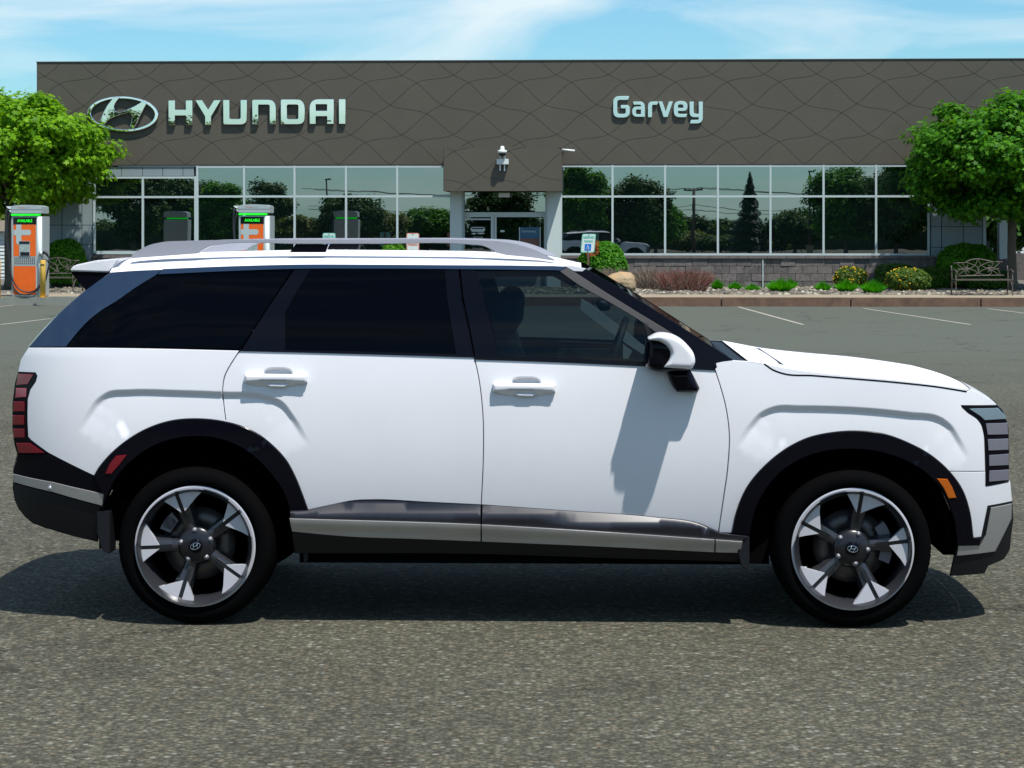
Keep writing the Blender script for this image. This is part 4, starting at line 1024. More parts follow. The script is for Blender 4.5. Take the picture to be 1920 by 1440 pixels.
# ================================================================== RIGHT AND LEFT EDGES, FAR THINGS
v = 68
cp = thing('canopy_pillar', 'grey white pillar on a dark low wall right of the showroom corner', 'pillar', su(1880, v), v, 0)
box('shaft', M['white_col'], cp, -.13, .11, -.2, .2, .9, zat(300, v)); box('shaft_sign', M['post'], cp, .115, .15, -.15, .15, zat(461, v), zat(434, v))
box('pillar_base', M['block2'], cp, -.45, .2, -.3, .3, 0, .88)
box('bin', M['dark_unit'], cp, -.6, -.42, -.2, .2, .0, zat(452, v))
lw = box('low_wall', M['block2'], None, 0, 4, 0, .4, 0, 1.02); lw.matrix_basis = SITE @ Matrix.Translation((su(1886, 72), 72, 0)); tag(lw, 'dark low wall behind the right maple trunk', 'wall')
def far_car(label, u, v, rot, m):
    t = thing('parked_car', label, 'car', u, v, 0, rot)
    body_ = [(-2.2, .35), (-2.25, .8), (-2.1, .98), (-1.5, 1.05), (-.9, 1.45), (.6, 1.48), (1.3, 1.02), (2.1, .9), (2.3, .65), (2.25, .35)]
    MB().prism(body_, -.88, .88).build('body', m, t, bevel=.05)
    MB().prism([(-1.35, 1.05), (-.85, 1.39), (.55, 1.42), (1.15, 1.04)], -.885, .885).build('side_window', M['tint'], t)
    for x in (-1.4, 1.4):
        for y in (-.85, .65): MB().lathe([(0.001, 0), (.2, 0), (.33, .01), (.33, .2), (.001, .2)], (x, y, .33), 'y', 18).build('wheel', M['tyre'], t)
    for y in (-.6, .6): MB().box(2.2, 2.31, y - .18, y + .18, .62, .75).build('headlight', M['lens'], t)
far_car('small white car glimpsed at the right edge behind the maple trunk', su(1935, 95), 95, R(10), M['carwhite'])
# garage on the left
gv = 72
gg = thing('garage', 'white sided garage with brown shingle roof at the left edge', 'garage', su(11, gv), gv, 0)
box('wall', M['siding'], gg, -6, 0, 0, 6, 0, zat(437, gv))
st = MB()
for i in range(13): st.add([(-6, -.005, .12 + i * .12), (0.005, -.005, .12 + i * .12), (.005, -.03, .005 + i * .12), (-6, -.03, .005 + i * .12)], [(0, 1, 2, 3)])
s_ = st.build('siding_boards', M['siding'], gg); s_['kind'] = 'stuff'
MB().prism([(-6.2, zat(436, gv)), (.25, zat(436, gv)), (.1, zat(433.5, gv)), (-6.2, zat(433.5, gv))], -.15, 6).build('eave', M['siding'], gg)
MB().add([(-6.2, -.2, zat(433.4, gv)), (.2, -.2, zat(433.4, gv)), (.2, 4, zat(412, gv)), (-6.2, 4, zat(412, gv))], [(0, 1, 2, 3)]).build('roof', M['shingle'], gg)
def fartree(label, px, v, H, Wd, m, seed, group='trees beyond the lot', y=None, n=7000, leaf=.28, nm='background_tree', cat='tree', bot=.12):
    u = su(px, v)
    return tree(nm, label, u, v, 0, 0, (0, 0, H * (.5 + bot / 2)), (Wd, Wd * .8, H * (.5 - bot / 2)), m, leaf=leaf, n=n, shape='oval', seed=seed, trunk_r=.16, nclump=70, clump_r=(.7 * Wd / 3, 1.25 * Wd / 3), group=group, kind=cat)
fartree('dark green tree filling the gap right of the showroom corner', 1868, 92, 4.6, 2.6, M['far'], 61)
fartree('green tree behind the white parked car at the right edge', 1925, 104, 5.2, 3.0, M['maple_dark'], 62)
fartree('yellow green tree above the garage roof at the left edge', 5, 90, 3.2, 2.6, M['far2'], 63)
# ================================================================== ACROSS THE LOT, BEHIND THE CAMERA (seen mirrored in the showroom glass)
def mirror_at(px, py_top, D):
    """place for a thing D metres behind the camera that the shop glass mirrors to photo column px; returns u, v, height"""
    n = (SITE.to_3x3() @ Vector((0, 1, 0))); 
    p0 = SITE @ Vector((0, BV, 0)); C0 = Vector((0, 0, CH))
    dist = 2 * BV + D
    Pv = C0 + ray(px, py_top) * dist
    q = Pv - p0; Pr = Pv - n * 2 * q.dot(n)
    s = SITE.inverted() @ Pr; return s.x, s.y, s.z
BT = 'trees across the lot, mirrored in the showroom glass'
spec = [(250, 300, 30, 2.6, 'far', 'broad tree mirrored in the left corner panes'), (345, 318, 42, 3.0, 'far', 'tree mirrored left of the first tall pane'),
        (410, 335, 40, 2.4, 'maple_dark', 'tree mirrored in the first tall pane'), (505, 330, 60, 2.6, 'far', 'pale round tree mirrored in the second pane'), (470, 385, 45, 2.3, 'far', 'low tree mirrored behind the second charger'),
        (560, 400, 40, 1.9, 'far2', 'yellowish tree mirrored at the fourth pane'), (655, 355, 40, 2.8, 'far', 'tree mirrored right of the lamp pole'), (715, 392, 45, 2.4, 'far2', 'lower yellowish tree mirrored near the no parking sign'),
        (800, 385, 50, 2.4, 'maple_dark', 'dark tree mirrored left of the entrance'), (940, 330, 40, 3.0, 'far', 'tree mirrored in the entrance doors'),
        (1085, 300, 40, 2.6, 'maple_dark', 'tall tree mirrored right of the entrance'), (1185, 318, 42, 3.3, 'far', 'tall full tree mirrored in the second right pane'), (1230, 372, 42, 2.4, 'maple_dark', 'darker tree mirrored beside the utility pole'),
        (1290, 432, 60, 2.2, 'far2', 'low yellow green tree mirrored right of the utility pole'), (1345, 440, 55, 2.0, 'far', 'low bush like tree mirrored left of the spruce'),
        (1490, 388, 45, 2.8, 'far', 'tree mirrored right of the spruce'), (1585, 300, 36, 3.2, 'maple_dark', 'big dark tree mirrored near the right end'), (1680, 290, 34, 3.3, 'far', 'big dark tree mirrored at the far right pane'), (1435, 442, 60, 2.2, 'far2', 'low tree mirrored behind the spruce')]
ORD = 'first second third fourth fifth sixth seventh eighth ninth tenth eleventh twelfth thirteenth fourteenth fifteenth sixteenth'.split()
for i, (px, pt, D, wd, mm, lab) in enumerate(spec):
    u, v, z = mirror_at(px, pt, D); t = tree('roadside_tree', lab, u, v, 0, 0, (0, 0, z * .54), (wd * 1.0, wd * .8, z * .48), M[mm], leaf=.24, n=15000, shape='oval', seed=70 + i, trunk_r=.15, nclump=90, clump_r=(.6 * wd / 2.6, 1.05 * wd / 2.6), group=BT, kind='tree')
for i in range(12):
    px = -500 + i * 60 if i < 6 else 1800 + (i - 6) * 110
    u, v, z = mirror_at(px, 300, 44); tree('roadside_tree', ORD[i] + ' from the left of the big outer trees beyond the mirrored row', u, v, 0, 0, (0, 0, z * .54), (3, 2.5, z * .48), M['far'], leaf=.25, n=2500, shape='oval', seed=100 + i, nclump=40, clump_r=(.8, 1.3), group=BT, kind='tree')
rr_ = random.Random(8)
for i in range(16):
    px = 180 + i * 108 + rr_.uniform(-20, 20); u, v, z = mirror_at(px, rr_.uniform(388, 408), 88)
    tree('roadside_tree', ORD[i] + ' from the left of the low farthest trees mirrored in the glass', u, v, 0, 0, (0, 0, z * .5), (3.4, 2.4, z * .52), M[rr_.choice(['far', 'far', 'far2'])], leaf=.34, n=6000, shape='oval', seed=140 + i, nclump=60, clump_r=(.8, 1.4), group='low trees closing the lot behind the camera', kind='tree')
# spruce
u, v, z = mirror_at(1405, 330, 45)
sp = thing('spruce_tree', 'pointed dark spruce mirrored in the fourth right pane', 'spruce', u, v, 0, group=None)
r = np.random.default_rng(9); n = 12000; q = r.uniform(0, 1, n) ** .55; h = z * (1 - q) ; a = r.uniform(0, 6.28, n)
lay = .75 + .35 * np.abs(np.sin(h * 5.0)); rad = (q * 1.75 * lay) * r.uniform(.15, 1, n) ** .5
P = np.stack([np.cos(a) * rad, np.sin(a) * rad, h + .35 - rad * .18], 1)
MB().tube([(0, 0, 0), (0, 0, z * .97)], [.16, .02], 8).build('trunk', M['bark'], sp)
o = leaves('needles', P, np.stack([np.cos(a), np.sin(a), np.full(n, 1.5)], 1), r.uniform(.12, .24, n), 'dia', M['spruce'], sp, 4); o['kind'] = 'stuff'
# utility pole, wires and lamp poles
u, v, z = mirror_at(1300, 352, 50)
up_ = thing('utility_pole', 'wooden utility pole mirrored between two right panes', 'utility pole', u, v, 0)
MB().tube([(0, 0, 0), (0, 0, z)], [.16, .11], 10).build('pole', M['wood'], up_); box('crossarm', M['wood'], up_, -.75, .75, -.06, .06, z - .25, z - .12)
for x in (-.65, -.3, .3, .65): MB().lathe([(.03, 0), (.045, .06), (.02, .14), (0, .15)], (x, 0, z - .12), n=8).build('insulator', M['steel'], up_)
for j, (zz_, dx) in enumerate(((z + .0, -.5), (z + .0, .5), (z * .72, 0), (z * .66, 0))):
    for s in (-1, 1):
        pts = [(dx + s * 30 * i / 12, 0, zz_ - 1.2 * (1 - (1 - 2 * i / 12) ** 2) * .5) for i in range(13)]
        MB().tube(pts, .022, 5).build('wire', M['steel'], up_)
for px, pt, D, lab in ((613, 336, 40, 'lamp pole mirrored in a pane left of the entrance'), (1519, 322, 42, 'lamp pole mirrored in a pane left of the big dark trees')):
    u, v, z = mirror_at(px, pt, D); lp = thing('lamp_pole', lab, 'street lamp', u, v, 0, group='parking lot lamp poles')
    MB().tube([(0, 0, 0), (0, 0, z)], [.1, .07], 10).build('pole', M['steel'], lp); box('lamp_head', M['steel'], lp, -.12, .34, -.12, .12, z - .02, z + .08); box('lamp_base', M['kerbtop'], lp, -.25, .25, -.25, .25, 0, .6)
vg = MB().box(-90, 90, -78, -74, 0, 1.6); hd = vg.build('far_hedge', M['darkleaf'], None, SITE); tag(hd, 'long low hedge closing the lot behind the camera', 'hedge')
# ================================================================== THE WHITE SUV
RW = .357                                  # tyre radius
car = bpy.data.objects.new('suv', None); COL.objects.link(car); car.matrix_basis = CAR
tag(car, 'large white suv with black pillars and cladding parked side-on in the foreground', 'suv')
XF0, XR0 = 1.62, -1.68
def Wbase(x, z):
    if z < 1.22: w_ = .955 - .030 * (abs(z - .85) / .4) ** 2 if z > .85 else .955 - .042 * ((.85 - z) / .4) ** 2
    else: d = z - 1.22; w_ = .955 - .030 * (.37 / .4) ** 2 - .1388 * d - .17 * d * d
    if x > XF0: w_ -= .20 * ((x - XF0) / .62) ** 3.0
    if x < XR0: w_ -= .16 * ((XR0 - x) / .62) ** 3.0
    if z > 1.22:
        k = min(1, (z - 1.22) / .3)
        if x > .4: w_ -= .05 * k * (x - .4) ** 2
        if x < -1.4: w_ -= .05 * k * (-1.4 - x) ** 2
    return w_
def cu(px, py, wfun=None, off=0):
    """photo pixel -> car (x, z) on the near side surface"""
    W_ = .93; 
    for _ in range(14):
        x, z = unprojC(px, py, -(W_ + off)); z = min(max(z, .05), 1.9); W_ = (wfun or Wbase)(min(max(x, -2.45), 2.45), z)
    return (x, z)
_Ci = CAR.inverted(); _Co = _Ci @ Vector((0, 0, CH)); _C3 = _Ci.to_3x3()
def unprojC(px, py, y):
    d = _C3 @ ray(px, py); t = (y - _Co.y) / d.y; return _Co.x + d.x * t, _Co.z + d.z * t
def seg(*pts, n=8):
    return [tuple(p) for p in catmull([Vector(p) for p in pts], n=n)]
def path(*segs):
    o = []
    for s in segs:
        for p in s:
            if not o or (abs(p[0] - o[-1][0]) + abs(p[1] - o[-1][1])) > .3: o.append(p)
    if abs(o[0][0] - o[-1][0]) + abs(o[0][1] - o[-1][1]) < .3: o.pop()
    return o
# crease lines above the arches (upper edge, then how strong)
def crease(pts, amps):
    q = [cu(*p) for p in pts]; c = catmull([Vector(p) for p in q], n=6); n = len(c)
    am = np.interp(np.linspace(0, len(pts) - 1, n), range(len(pts)), amps)
    return np.array([tuple(p) for p in c]), am
CRE = [crease([(205, 0)] and [(1378, 835), (1392, 812), (1405, 794), (1425, 773), (1453, 761), (1500, 760), (1560, 761), (1622, 764), (1703, 772), (1763, 781), (1783, 795), (1803, 825), (1820, 857)], [0, .4, .8, 1, 1, 1, 1, 1, 1, 1, .9, .6, .0]),
       crease([(144, 806), (163, 773), (179, 750), (202, 734), (241, 730), (331, 731), (412, 734), (498, 740), (529, 752), (552, 780), (582, 828)], [0, .6, .9, 1, 1, 1, 1, 1, 1, .85, 0])]
def crease_disp(P):         # P (n,2) numpy -> inward displacement
    D = np.zeros(len(P))
    for c, am in CRE:
        lo = (P[:, 0] > c[:, 0].min() - .3) & (P[:, 0] < c[:, 0].max() + .3)
        if not lo.any(): continue
        Q = P[lo]; best = np.full(len(Q), 1e9); sd = np.zeros(len(Q)); aa = np.zeros(len(Q)); bh = np.zeros(len(Q))
        for i in range(len(c) - 1):
            s, e = c[i], c[i + 1]; d = e - s; l = (d * d).sum() + 1e-12
            t = np.clip(((Q - s) @ d) / l, 0, 1); pr = s + t[:, None] * d; v_ = Q - pr; r_ = np.hypot(v_[:, 0], v_[:, 1])
            cr_ = d[0] * v_[:, 1] - d[1] * v_[:, 0]      # >0: left of direction (above, when going +x)
            hh_ = np.abs(cr_) / math.sqrt(l); tie = (np.abs(r_ - best) < 1e-6) & (hh_ > bh); m = (r_ < best - 1e-6) | tie; bh[m] = hh_[m]; best[m] = r_[m]; sd[m] = np.where(cr_[m] > 0, -1, 1); aa[m] = am[i] + (am[i + 1] - am[i]) * t[m]
        t_ = np.clip(best / .027, 0, 1); st_ = t_ * t_ * (3 - 2 * t_) * .5 + t_ * .5
        fade = np.exp(-np.clip(best - .027, 0, 9) / .30)
        D[lo] += np.where(sd > 0, .016 * aa * st_ * fade, 0)
    return D
HDL = []
for dx, dy in ((0, 0), (465.5, 17.5)):
    q0 = cu(521 + dx, 703 + dy); HDL.append((q0[0], q0[1], .070, .032))
def surfaceY(P, off, crs=True):
    w_ = np.array([Wbase(p[0], p[1]) for p in P])
    if crs: w_ = w_ - crease_disp(P)
    for hx, hz, ha, hb in HDL:
        r_ = (np.abs((P[:, 0] - hx) / ha) ** 3 + np.abs((P[:, 1] - hz) / hb) ** 3) ** (1 / 3); t_ = np.clip((1.0 - r_) / .28, 0, 1)
        w_ = w_ - .020 * t_ * t_ * (3 - 2 * t_)
    o_ = np.array([off(*p) for p in P]) if callable(off) else off
    return -(w_ + o_)
def xf(poly, wfun=None): return np.array([cu(*p) for p in poly])
def panel(name, poly, m, parent, off=0.0, depth=.022, res=.035, gap=.0028, crs=True, extra=None, far=True, edge=.004, px=True):
    q = xf(poly) if px else np.asarray(poly)
    if gap: q = inset_poly(q, gap)
    a = sum(q[i][0] * q[(i + 1) % len(q)][1] - q[(i + 1) % len(q)][0] * q[i][1] for i in range(len(q)))
    if a < 0: q = q[::-1]
    q = resample(q, res * .8)
    V2, F2 = triangulate(q, res, .35, extra)
    P = np.array(V2); Y = surfaceY(P, off, crs); n = len(P); e = .004
    Yx = (surfaceY(P + [e, 0], off, crs) - surfaceY(P - [e, 0], off, crs)) / (2 * e); Yz = (surfaceY(P + [0, e], off, crs) - surfaceY(P - [0, e], off, crs)) / (2 * e)
    NN = np.stack([Yx, -np.ones(n), Yz], 1); NN /= np.linalg.norm(NN, axis=1, keepdims=True)
    vs = [(P[i, 0], Y[i], P[i, 1]) for i in range(n)]; nb = len(q); fs = []
    for f in F2:
        A, B, C_ = (P[i] for i in f[:3]); s = (B[0] - A[0]) * (C_[1] - A[1]) - (C_[0] - A[0]) * (B[1] - A[1])
        fs.append(f if s > 0 else f[::-1])
    nf = len(fs); qi = inset_poly(q, -edge * .5); ybase = len(vs)
    # rounded edge: ring slightly out and in
    yb = surfaceY(q, off, crs)
    vs += [(q[i, 0], yb[i], q[i, 1]) for i in range(nb)] + [(qi[i, 0], yb[i] + edge, qi[i, 1]) for i in range(nb)] + [(qi[i, 0], yb[i] + depth, qi[i, 1]) for i in range(nb)]
    for r_ in range(2):
        for i in range(nb):
            j = (i + 1) % nb; a0 = ybase + r_ * nb; fs.append((a0 + i, a0 + nb + i, a0 + nb + j, a0 + j))
    me = bpy.data.meshes.new(name); me.from_pydata(vs, [], fs); me.update(); me.polygons.foreach_set('use_smooth', [True] * nf + [False] * (len(fs) - nf))
    ln = []
    for pi, pl in enumerate(me.polygons):
        for vi in pl.vertices:
            ln.append(tuple(NN[vi]) if pi < nf and vi < n else tuple(pl.normal))
    me.normals_split_custom_set(ln)
    o = link(name, me, m, parent)
    if far:
        c = o.copy(); COL.objects.link(c); c.scale = (1, -1, 1)
        if parent is not car: c.parent = parent
    return o
def crease_points(step=.012):
    o = []
    for c, am in CRE:
        for d in (-.004, .003, .009, .015, .021, .027, .034, .045):
            for i in range(0, len(c) - 1):
                t_ = c[i + 1] - c[i]; L_ = np.hypot(*t_); nn = np.array([t_[1], -t_[0]]) / (L_ + 1e-9)
                k = max(1, int(math.ceil(L_ / .012)))
                for j in range(k): o.append(c[i] + t_ * j / k + nn * d)
    return np.array(o)
CP = crease_points()
HP = []
for hx, hz, ha, hb in HDL:
    gx, gz = np.meshgrid(np.arange(-ha * 1.15, ha * 1.15, .005), np.arange(-hb * 1.2, hb * 1.2, .005)); HP.append(np.stack([hx + gx.ravel(), hz + gz.ravel()], 1))
# ---- seam curves (photo pixels)
G1 = seg((450, 657), (434, 681), (421, 706), (417, 732), (419, 764), (423, 793))
G2 = seg((889, 669), (898, 712), (905, 774), (906, 856), (902, 947))
G3 = seg((1340, 692), (1351, 726), (1361, 764), (1367, 808), (1364, 880), (1356, 937), (1347, 998))
AR = seg((577, 957), (566, 926), (553, 894), (536, 863), (513, 838), (485, 816), (455, 801), (423, 792), (370, 786), (319, 790), (272, 806), (233, 830), (202, 858), (185, 879), (177, 893))
iG = min(range(len(AR)), key=lambda i: abs(AR[i][0] - 423)); ARd, ARq = AR[:iG + 1], AR[iG:]
ARI = seg((546, 959), (536, 928), (518, 898), (492, 868), (460, 842), (420, 824), (370, 817), (322, 823), (278, 840), (243, 866), (218, 895), (203, 925), (194, 950), (192, 1000))
AF = seg((1373, 1000), (1382, 958), (1401, 914), (1432, 876), (1470, 845), (1515, 822), (1560, 812), (1606, 809), (1655, 814), (1703, 831), (1745, 854), (1779, 884), (1803, 917), (1817, 958), (1824, 1009))
iF = min(range(len(AF)), key=lambda i: abs(AF[i][0] - 1779)); AFf, AFb = AF[:iF + 1], AF[iF:]
AFI = seg((1404, 1003), (1417, 950), (1438, 912), (1470, 878), (1510, 856), (1552, 844), (1600, 841), (1648, 846), (1695, 861), (1737, 886), (1768, 922), (1788, 970), (1795, 1020))
rev = lambda s: s[::-1]
HG = seg((1433, 682), (1449, 693), (1468, 700), (1525, 704), (1582, 708.5), (1683, 717), (1763, 726), (1812, 734))
# ---- white panels
panel('quarter_panel', path(seg((53, 651), (250, 652.5), (450, 657)), G1, ARq, [(89, 849), (58, 826)], seg((52, 819), (50.5, 784), (51, 749)), [(56, 730), (66, 716), (69, 705), (66, 699.5), (33, 698)], [(38, 675)]), M['paint'], car, extra=CP, res=.03, gap=.0038)
dr_ = panel('rear_door', path(seg((450, 657), (670, 661.5), (889, 669)), G2, seg((902, 947), (800, 942), (700, 937.5), (664, 939), (625, 946.5), (577, 957)), ARd, rev(G1)), M['paint'], car, extra=np.vstack([CP, HP[0]]), res=.03, gap=.0038)
df_ = panel('front_door', path(seg((890, 672), (1050, 678), (1210, 685), (1340, 692)), G3, seg((1347, 998), (1310, 982), (1229, 970.5), (1071, 959), (902, 947)), rev(G2)), M['paint'], car, extra=HP[1], res=.035, gap=.0038)
fen = panel('front_fender', path([(1343, 689), (1341, 680), (1356, 677)], [(1374, 675), (1400, 676.5)], HG, [(1822, 728.5)], seg((1840, 738), (1858, 749), (1871, 760)), [(1803, 761)], seg((1803, 762), (1816, 774), (1831, 784), (1840, 795.5), (1844.5, 812), (1847, 848), (1848, 884)), rev(AFf), [(1347, 999)], rev(G3)), M['paint'], car, extra=CP, res=.03, gap=.0038)
fb = panel('front_bumper', path(AFb[:-1], [(1824, 1009), (1840, 1007)], seg((1840, 1007), (1846, 978), (1852, 949)), [(1898, 940)], [(1896.5, 925), (1895, 908), (1892, 904), (1848, 912), (1848, 884), (1779, 884)]), M['paint'], car, res=.03)
# ---- lights
hl = panel('headlight', path([(1802, 761.5), (1871, 760), (1880, 769), (1886, 783), (1891, 800), (1892.5, 850), (1892, 903), (1848, 912), (1847.5, 880), (1845, 812), (1840, 796), (1832, 785), (1815, 774)]), M['gloss_black'], car, off=.003, res=.03)
for i, p in enumerate(([(1817, 766.2), (1871, 765), (1883, 778), (1886, 785), (1846, 787.5), (1838, 780)], [(1848, 794), (1888.5, 793), (1889.5, 814), (1851.5, 815)], [(1851.5, 823.5), (1890.3, 822.5), (1890.3, 843), (1853, 844.5)], [(1854, 853.5), (1891, 851), (1891, 871.5), (1854.4, 873.5)], [(1854.4, 882.5), (1891.5, 880.5), (1891, 899.5), (1854, 903)])):
    panel('lens', p, M['lens2'] if i == 0 else M['lens'], hl, off=.0065, res=.02, gap=.001, depth=.006, far=True)
tl = panel('taillight', path([(33, 698), (66, 699.5), (69, 705), (66, 716), (56, 730), (51.5, 749), (51, 784), (52, 819), (58, 827), (89, 850), (32, 851), (27, 835), (23, 805), (23, 757), (28, 716)]), M['gloss_black'], car, off=.003, res=.03)
for i, p in enumerate(([(34, 701.5), (63, 702), (52.5, 720), (31, 722)], [(30.5, 728), (50, 728), (49, 744), (29, 745.5)], [(26, 753), (46.5, 753), (46.5, 771), (25, 771)], [(24.5, 779), (45.5, 779), (45.5, 796), (24.5, 796)], [(25, 804), (46, 804), (46.5, 820), (26, 820)], [(31, 831), (56, 831), (83, 849), (35, 849)])):
    panel('lens', p, M['red2'] if i == 1 else M['red'], tl, off=.0065, res=.02, gap=.001, depth=.006)
# ---- dark lower body
panel('rear_bumper', path([(32, 851), (89, 850), (177, 893), (200, 925), (196, 929), (24, 888), (24.5, 878), (31, 862)]), M['gloss_black'], car, off=.001)
rs = panel('bumper_strip', path([(24, 887.5), (100, 903.5), (196, 925.5), (193, 949), (100, 923), (24, 903.5)]), M['silver'], car, off=.006)
MB().lathe([(.001, -.004), (.009, -.004), (.0105, 0), (.0125, 0), (.0135, -.003), (.015, 0)], (cu(94, 915)[0], -(Wbase(*cu(94, 915)) + .008), cu(94, 915)[1]), 'y', 20).build('parking_sensor', M['silver'], rs)
panel('bumper_valance', path([(24, 904), (100, 923.5), (193, 949.5), (184, 960), (182, 1017), (135, 1006), (89, 992), (60, 981), (47, 970), (34, 954), (27, 938), (23, 915)]), M['trim_black'], car, off=lambda x, z: .0 - .05 * max(0, .55 - z))
ac = panel('arch_cladding', path(AR, [(196, 928), (193, 949)], rev(ARI)[1:]), M['gloss_black'], car, off=.012, res=.03, depth=.05, gap=.0, edge=.008)
panel('reflector', [(219, 855), (238, 853), (226, 869), (210, 887), (199.5, 887), (207, 870)], M['red'], ac, off=.017, res=.02, gap=0, depth=.006)
af = panel('arch_cladding', path(AF, [(1838, 1009), (1836, 1021), (1795, 1022)], rev(AFI)[1:]), M['gloss_black'], car, off=.012, res=.03, depth=.05, gap=.0, edge=.008)
panel('marker_light', [(1757, 897.5), (1775, 898.5), (1784, 914), (1791, 932), (1778, 933), (1769, 914)], M['orange_lens'], af, off=.017, res=.02, gap=0, depth=.006)
lowc = path([(546, 957), (577, 956), (625, 945.5), (664, 938), (700, 936.5), (800, 941)], seg((902, 946), (1071, 958), (1229, 969.5), (1310, 981), (1347, 997)), [(1373, 1001), (1400, 1004), (1390, 1012.5)], seg((1390, 1012.5), (1140, 995), (903, 981), (546, 969.5)))
def stepoff(x, z):
    zt = np.interp(x, [-1.0, -.65, 0, .9, 1.0], [.545, .565, .545, .49, .485]); zb = np.interp(x, [-1.0, -.1, 1.05], [.515, .49, .44])
    t = min(1, max(0, (zt - z) / max(.01, zt - zb))); return -.004 + .045 * t
def cutx(poly, x0, x1):
    return clip(poly, x0, x1, 0, 2000)
rk = path(seg((546, 970), (903, 981.5), (1140, 995.5), (1390, 1013)), [(1387, 1034)], seg((1339, 1033), (1120, 1022), (903, 1012.8), (780, 1008), (664, 1004), (600, 999), (550, 994)))
def ribbon(x, z):       # the strip is gently convex
    zt = np.interp(x, [-1.0, -.1, 1.05], [.515, .49, .425]); zb = zt - .078; t = (z - (zt + zb) / 2) / .039
    return .044 + .010 * (1 - min(1.2, t * t))
for x0_, x1_ in ((540, 901.5), (904.5, 1338), (1341, 1395)):
    panel('rocker_strip', cutx(rk, x0_, x1_), M['silver'], car, off=ribbon, gap=.0005, res=.02)
for x0_, x1_ in ((540, 901.5), (904.5, 1405)):
    panel('rocker_cladding', cutx(lowc, x0_, x1_), M['step_black'], car, off=stepoff, gap=.001)
panel('rocker_valance', path(seg((550, 994.5), (600, 999.5), (664, 1004.5), (780, 1008.5), (903, 1013.3), (1120, 1022.5), (1339, 1033.5)), [(1387, 1034.5), (1384, 1053)], seg((1384, 1053), (1143, 1046), (903, 1038), (553, 1036.5))), M['trim_black'], car, off=lambda x, z: .040 - .35 * max(0, .40 - z), gap=.001)
for sgn in (-1, 1):
    for (x0, z0, x1, z1_) in ((*cu(1381, 1004), *cu(1403, 1067)), (*cu(183, 958), *cu(211, 1036))):
        MB().prism([(x0, z0), (x1, z0), (x1, z1_), (x0 + (x1 - x0) * .35, z1_ + .02), (x0, z1_ + .10)], sgn * .925 - .01, sgn * .80).build('mud_flap', M['trim_black'], car, bevel=.004)
x0, z0 = cu(572, 1034)
for sgn in (-1, 1): MB().prism([(x0 - .012, z0 + .03), (x0 + .012, z0 + .03), (x0 + .01, z0 - .04), (x0 - .006, z0 - .06)], sgn * .86 - .01, sgn * .86 + .01).build('jack_bracket', M['trim_black'], car)
panel('lower_grille', path([(1840, 1006), (1852, 948), (1898, 939), (1900, 974), (1895.5, 1010), (1893.5, 1031), (1883, 1048), (1853, 1061), (1846, 1075), (1782, 1080), (1790, 1043), (1796, 1012), (1824, 1010)]), M['trim_black'], car, off=-.002, gap=.001)
panel('skid_plate', path([(1857, 951.5), (1897, 943.5), (1896.5, 972), (1866, 1034), (1793, 1042.5), (1796, 1022), (1838, 1020), (1847, 1004)]), M['silver'], car, off=.006)
for sgn in (-1, 1):
    x0_, _z = cu(1384, 1010); x1_, _z = cu(1445, 1010); MB().box(x0_, x1_, sgn * .80 - .02, sgn * .80 + .02, .27, .50).build('splash_guard', M['void'], car)
    x0_, _z = cu(196, 1010); x1_, _z = cu(240, 1010); MB().box(x0_, x1_, sgn * .78 - .02, sgn * .78 + .02, .36, .55).build('splash_guard', M['void'], car)
# ---- glasshouse
TOPT = seg((306, 505), (430, 500), (547, 497), (700, 497), (860, 498), (960, 498.5), (1063, 500.5))
panel('roof_trim', path(TOPT, [(1052, 507)], seg((1040, 506.5), (860, 504.5), (700, 503.5), (547, 504), (430, 508), (297, 514))), M['black_sky'], car, off=.004, gap=0, depth=.01)
panel('rear_pillar', path(seg((206, 511), (255, 507), (306, 505)), seg((292, 517), (256, 539), (219, 565), (190, 583), (164, 604), (143, 627), (124, 650.5)), [(53, 651)], seg((53, 651), (80, 620), (109, 589), (160, 544))), M['black_sky'], car)
panel('quarter_glass', path(seg((300, 512), (430, 505), (552, 501)), seg((552, 501), (500, 580), (451, 655)), seg((451, 655), (280, 652), (124, 650)), seg((124, 650), (143, 627), (164, 604), (190, 583), (219, 565), (256, 539), (292, 517))), M['tint'], car, off=-.003)
fr = panel('rear_door_frame', path([(554, 501), (860, 501), (866, 560), (880, 620), (889, 668)], seg((889, 668), (670, 660), (452, 656)), seg((452, 656), (500, 580), (554, 501))), M['gloss_black'], car, off=-.001)
panel('rear_door_glass', path([(582, 506), (833, 506), (838, 560), (847, 620), (855, 664)], [(536, 657), (536, 588)], seg((536, 586), (556, 548), (582, 506))), M['tint'], fr, off=.003, gap=0, depth=.006)
panel('front_door_post', path([(862, 501), (891, 503), (894, 512), (908, 560), (925, 621), (935, 669), (890, 668), (881, 620), (868, 560)]), M['gloss_black'], car, off=-.001)
panel('front_door_glass', path([(890, 508), (1052, 508)], seg((1052, 508), (1082, 531), (1150, 570), (1211, 608)), [(1219, 634), (1213, 684), (935, 671), (925, 621), (908, 560)]), M['carglass'], car, off=-.008, gap=0, depth=.004, res=.08)
panel('window_weatherstrip', path([(1050, 507), (1063, 500.5)], seg((1063, 500.5), (1120, 538), (1190, 582), (1262, 626)), [(1247, 634)], seg((1228, 622), (1211, 609), (1150, 571), (1082, 532), (1050, 509))), M['weather'], car, off=.002, gap=.001)
panel('mirror_sail', path([(1212, 609), (1228, 622), (1250, 636), (1262, 627), (1300, 658), (1340, 689), (1335, 693), (1212, 685), (1219, 634)]), M['gloss_black'], car, off=-.001, gap=0)
panel('window_divider', path([(1206, 604), (1215, 608), (1224, 636), (1220, 684), (1213, 684), (1216, 636)]), M['trim_black'], car, off=.002, gap=0)
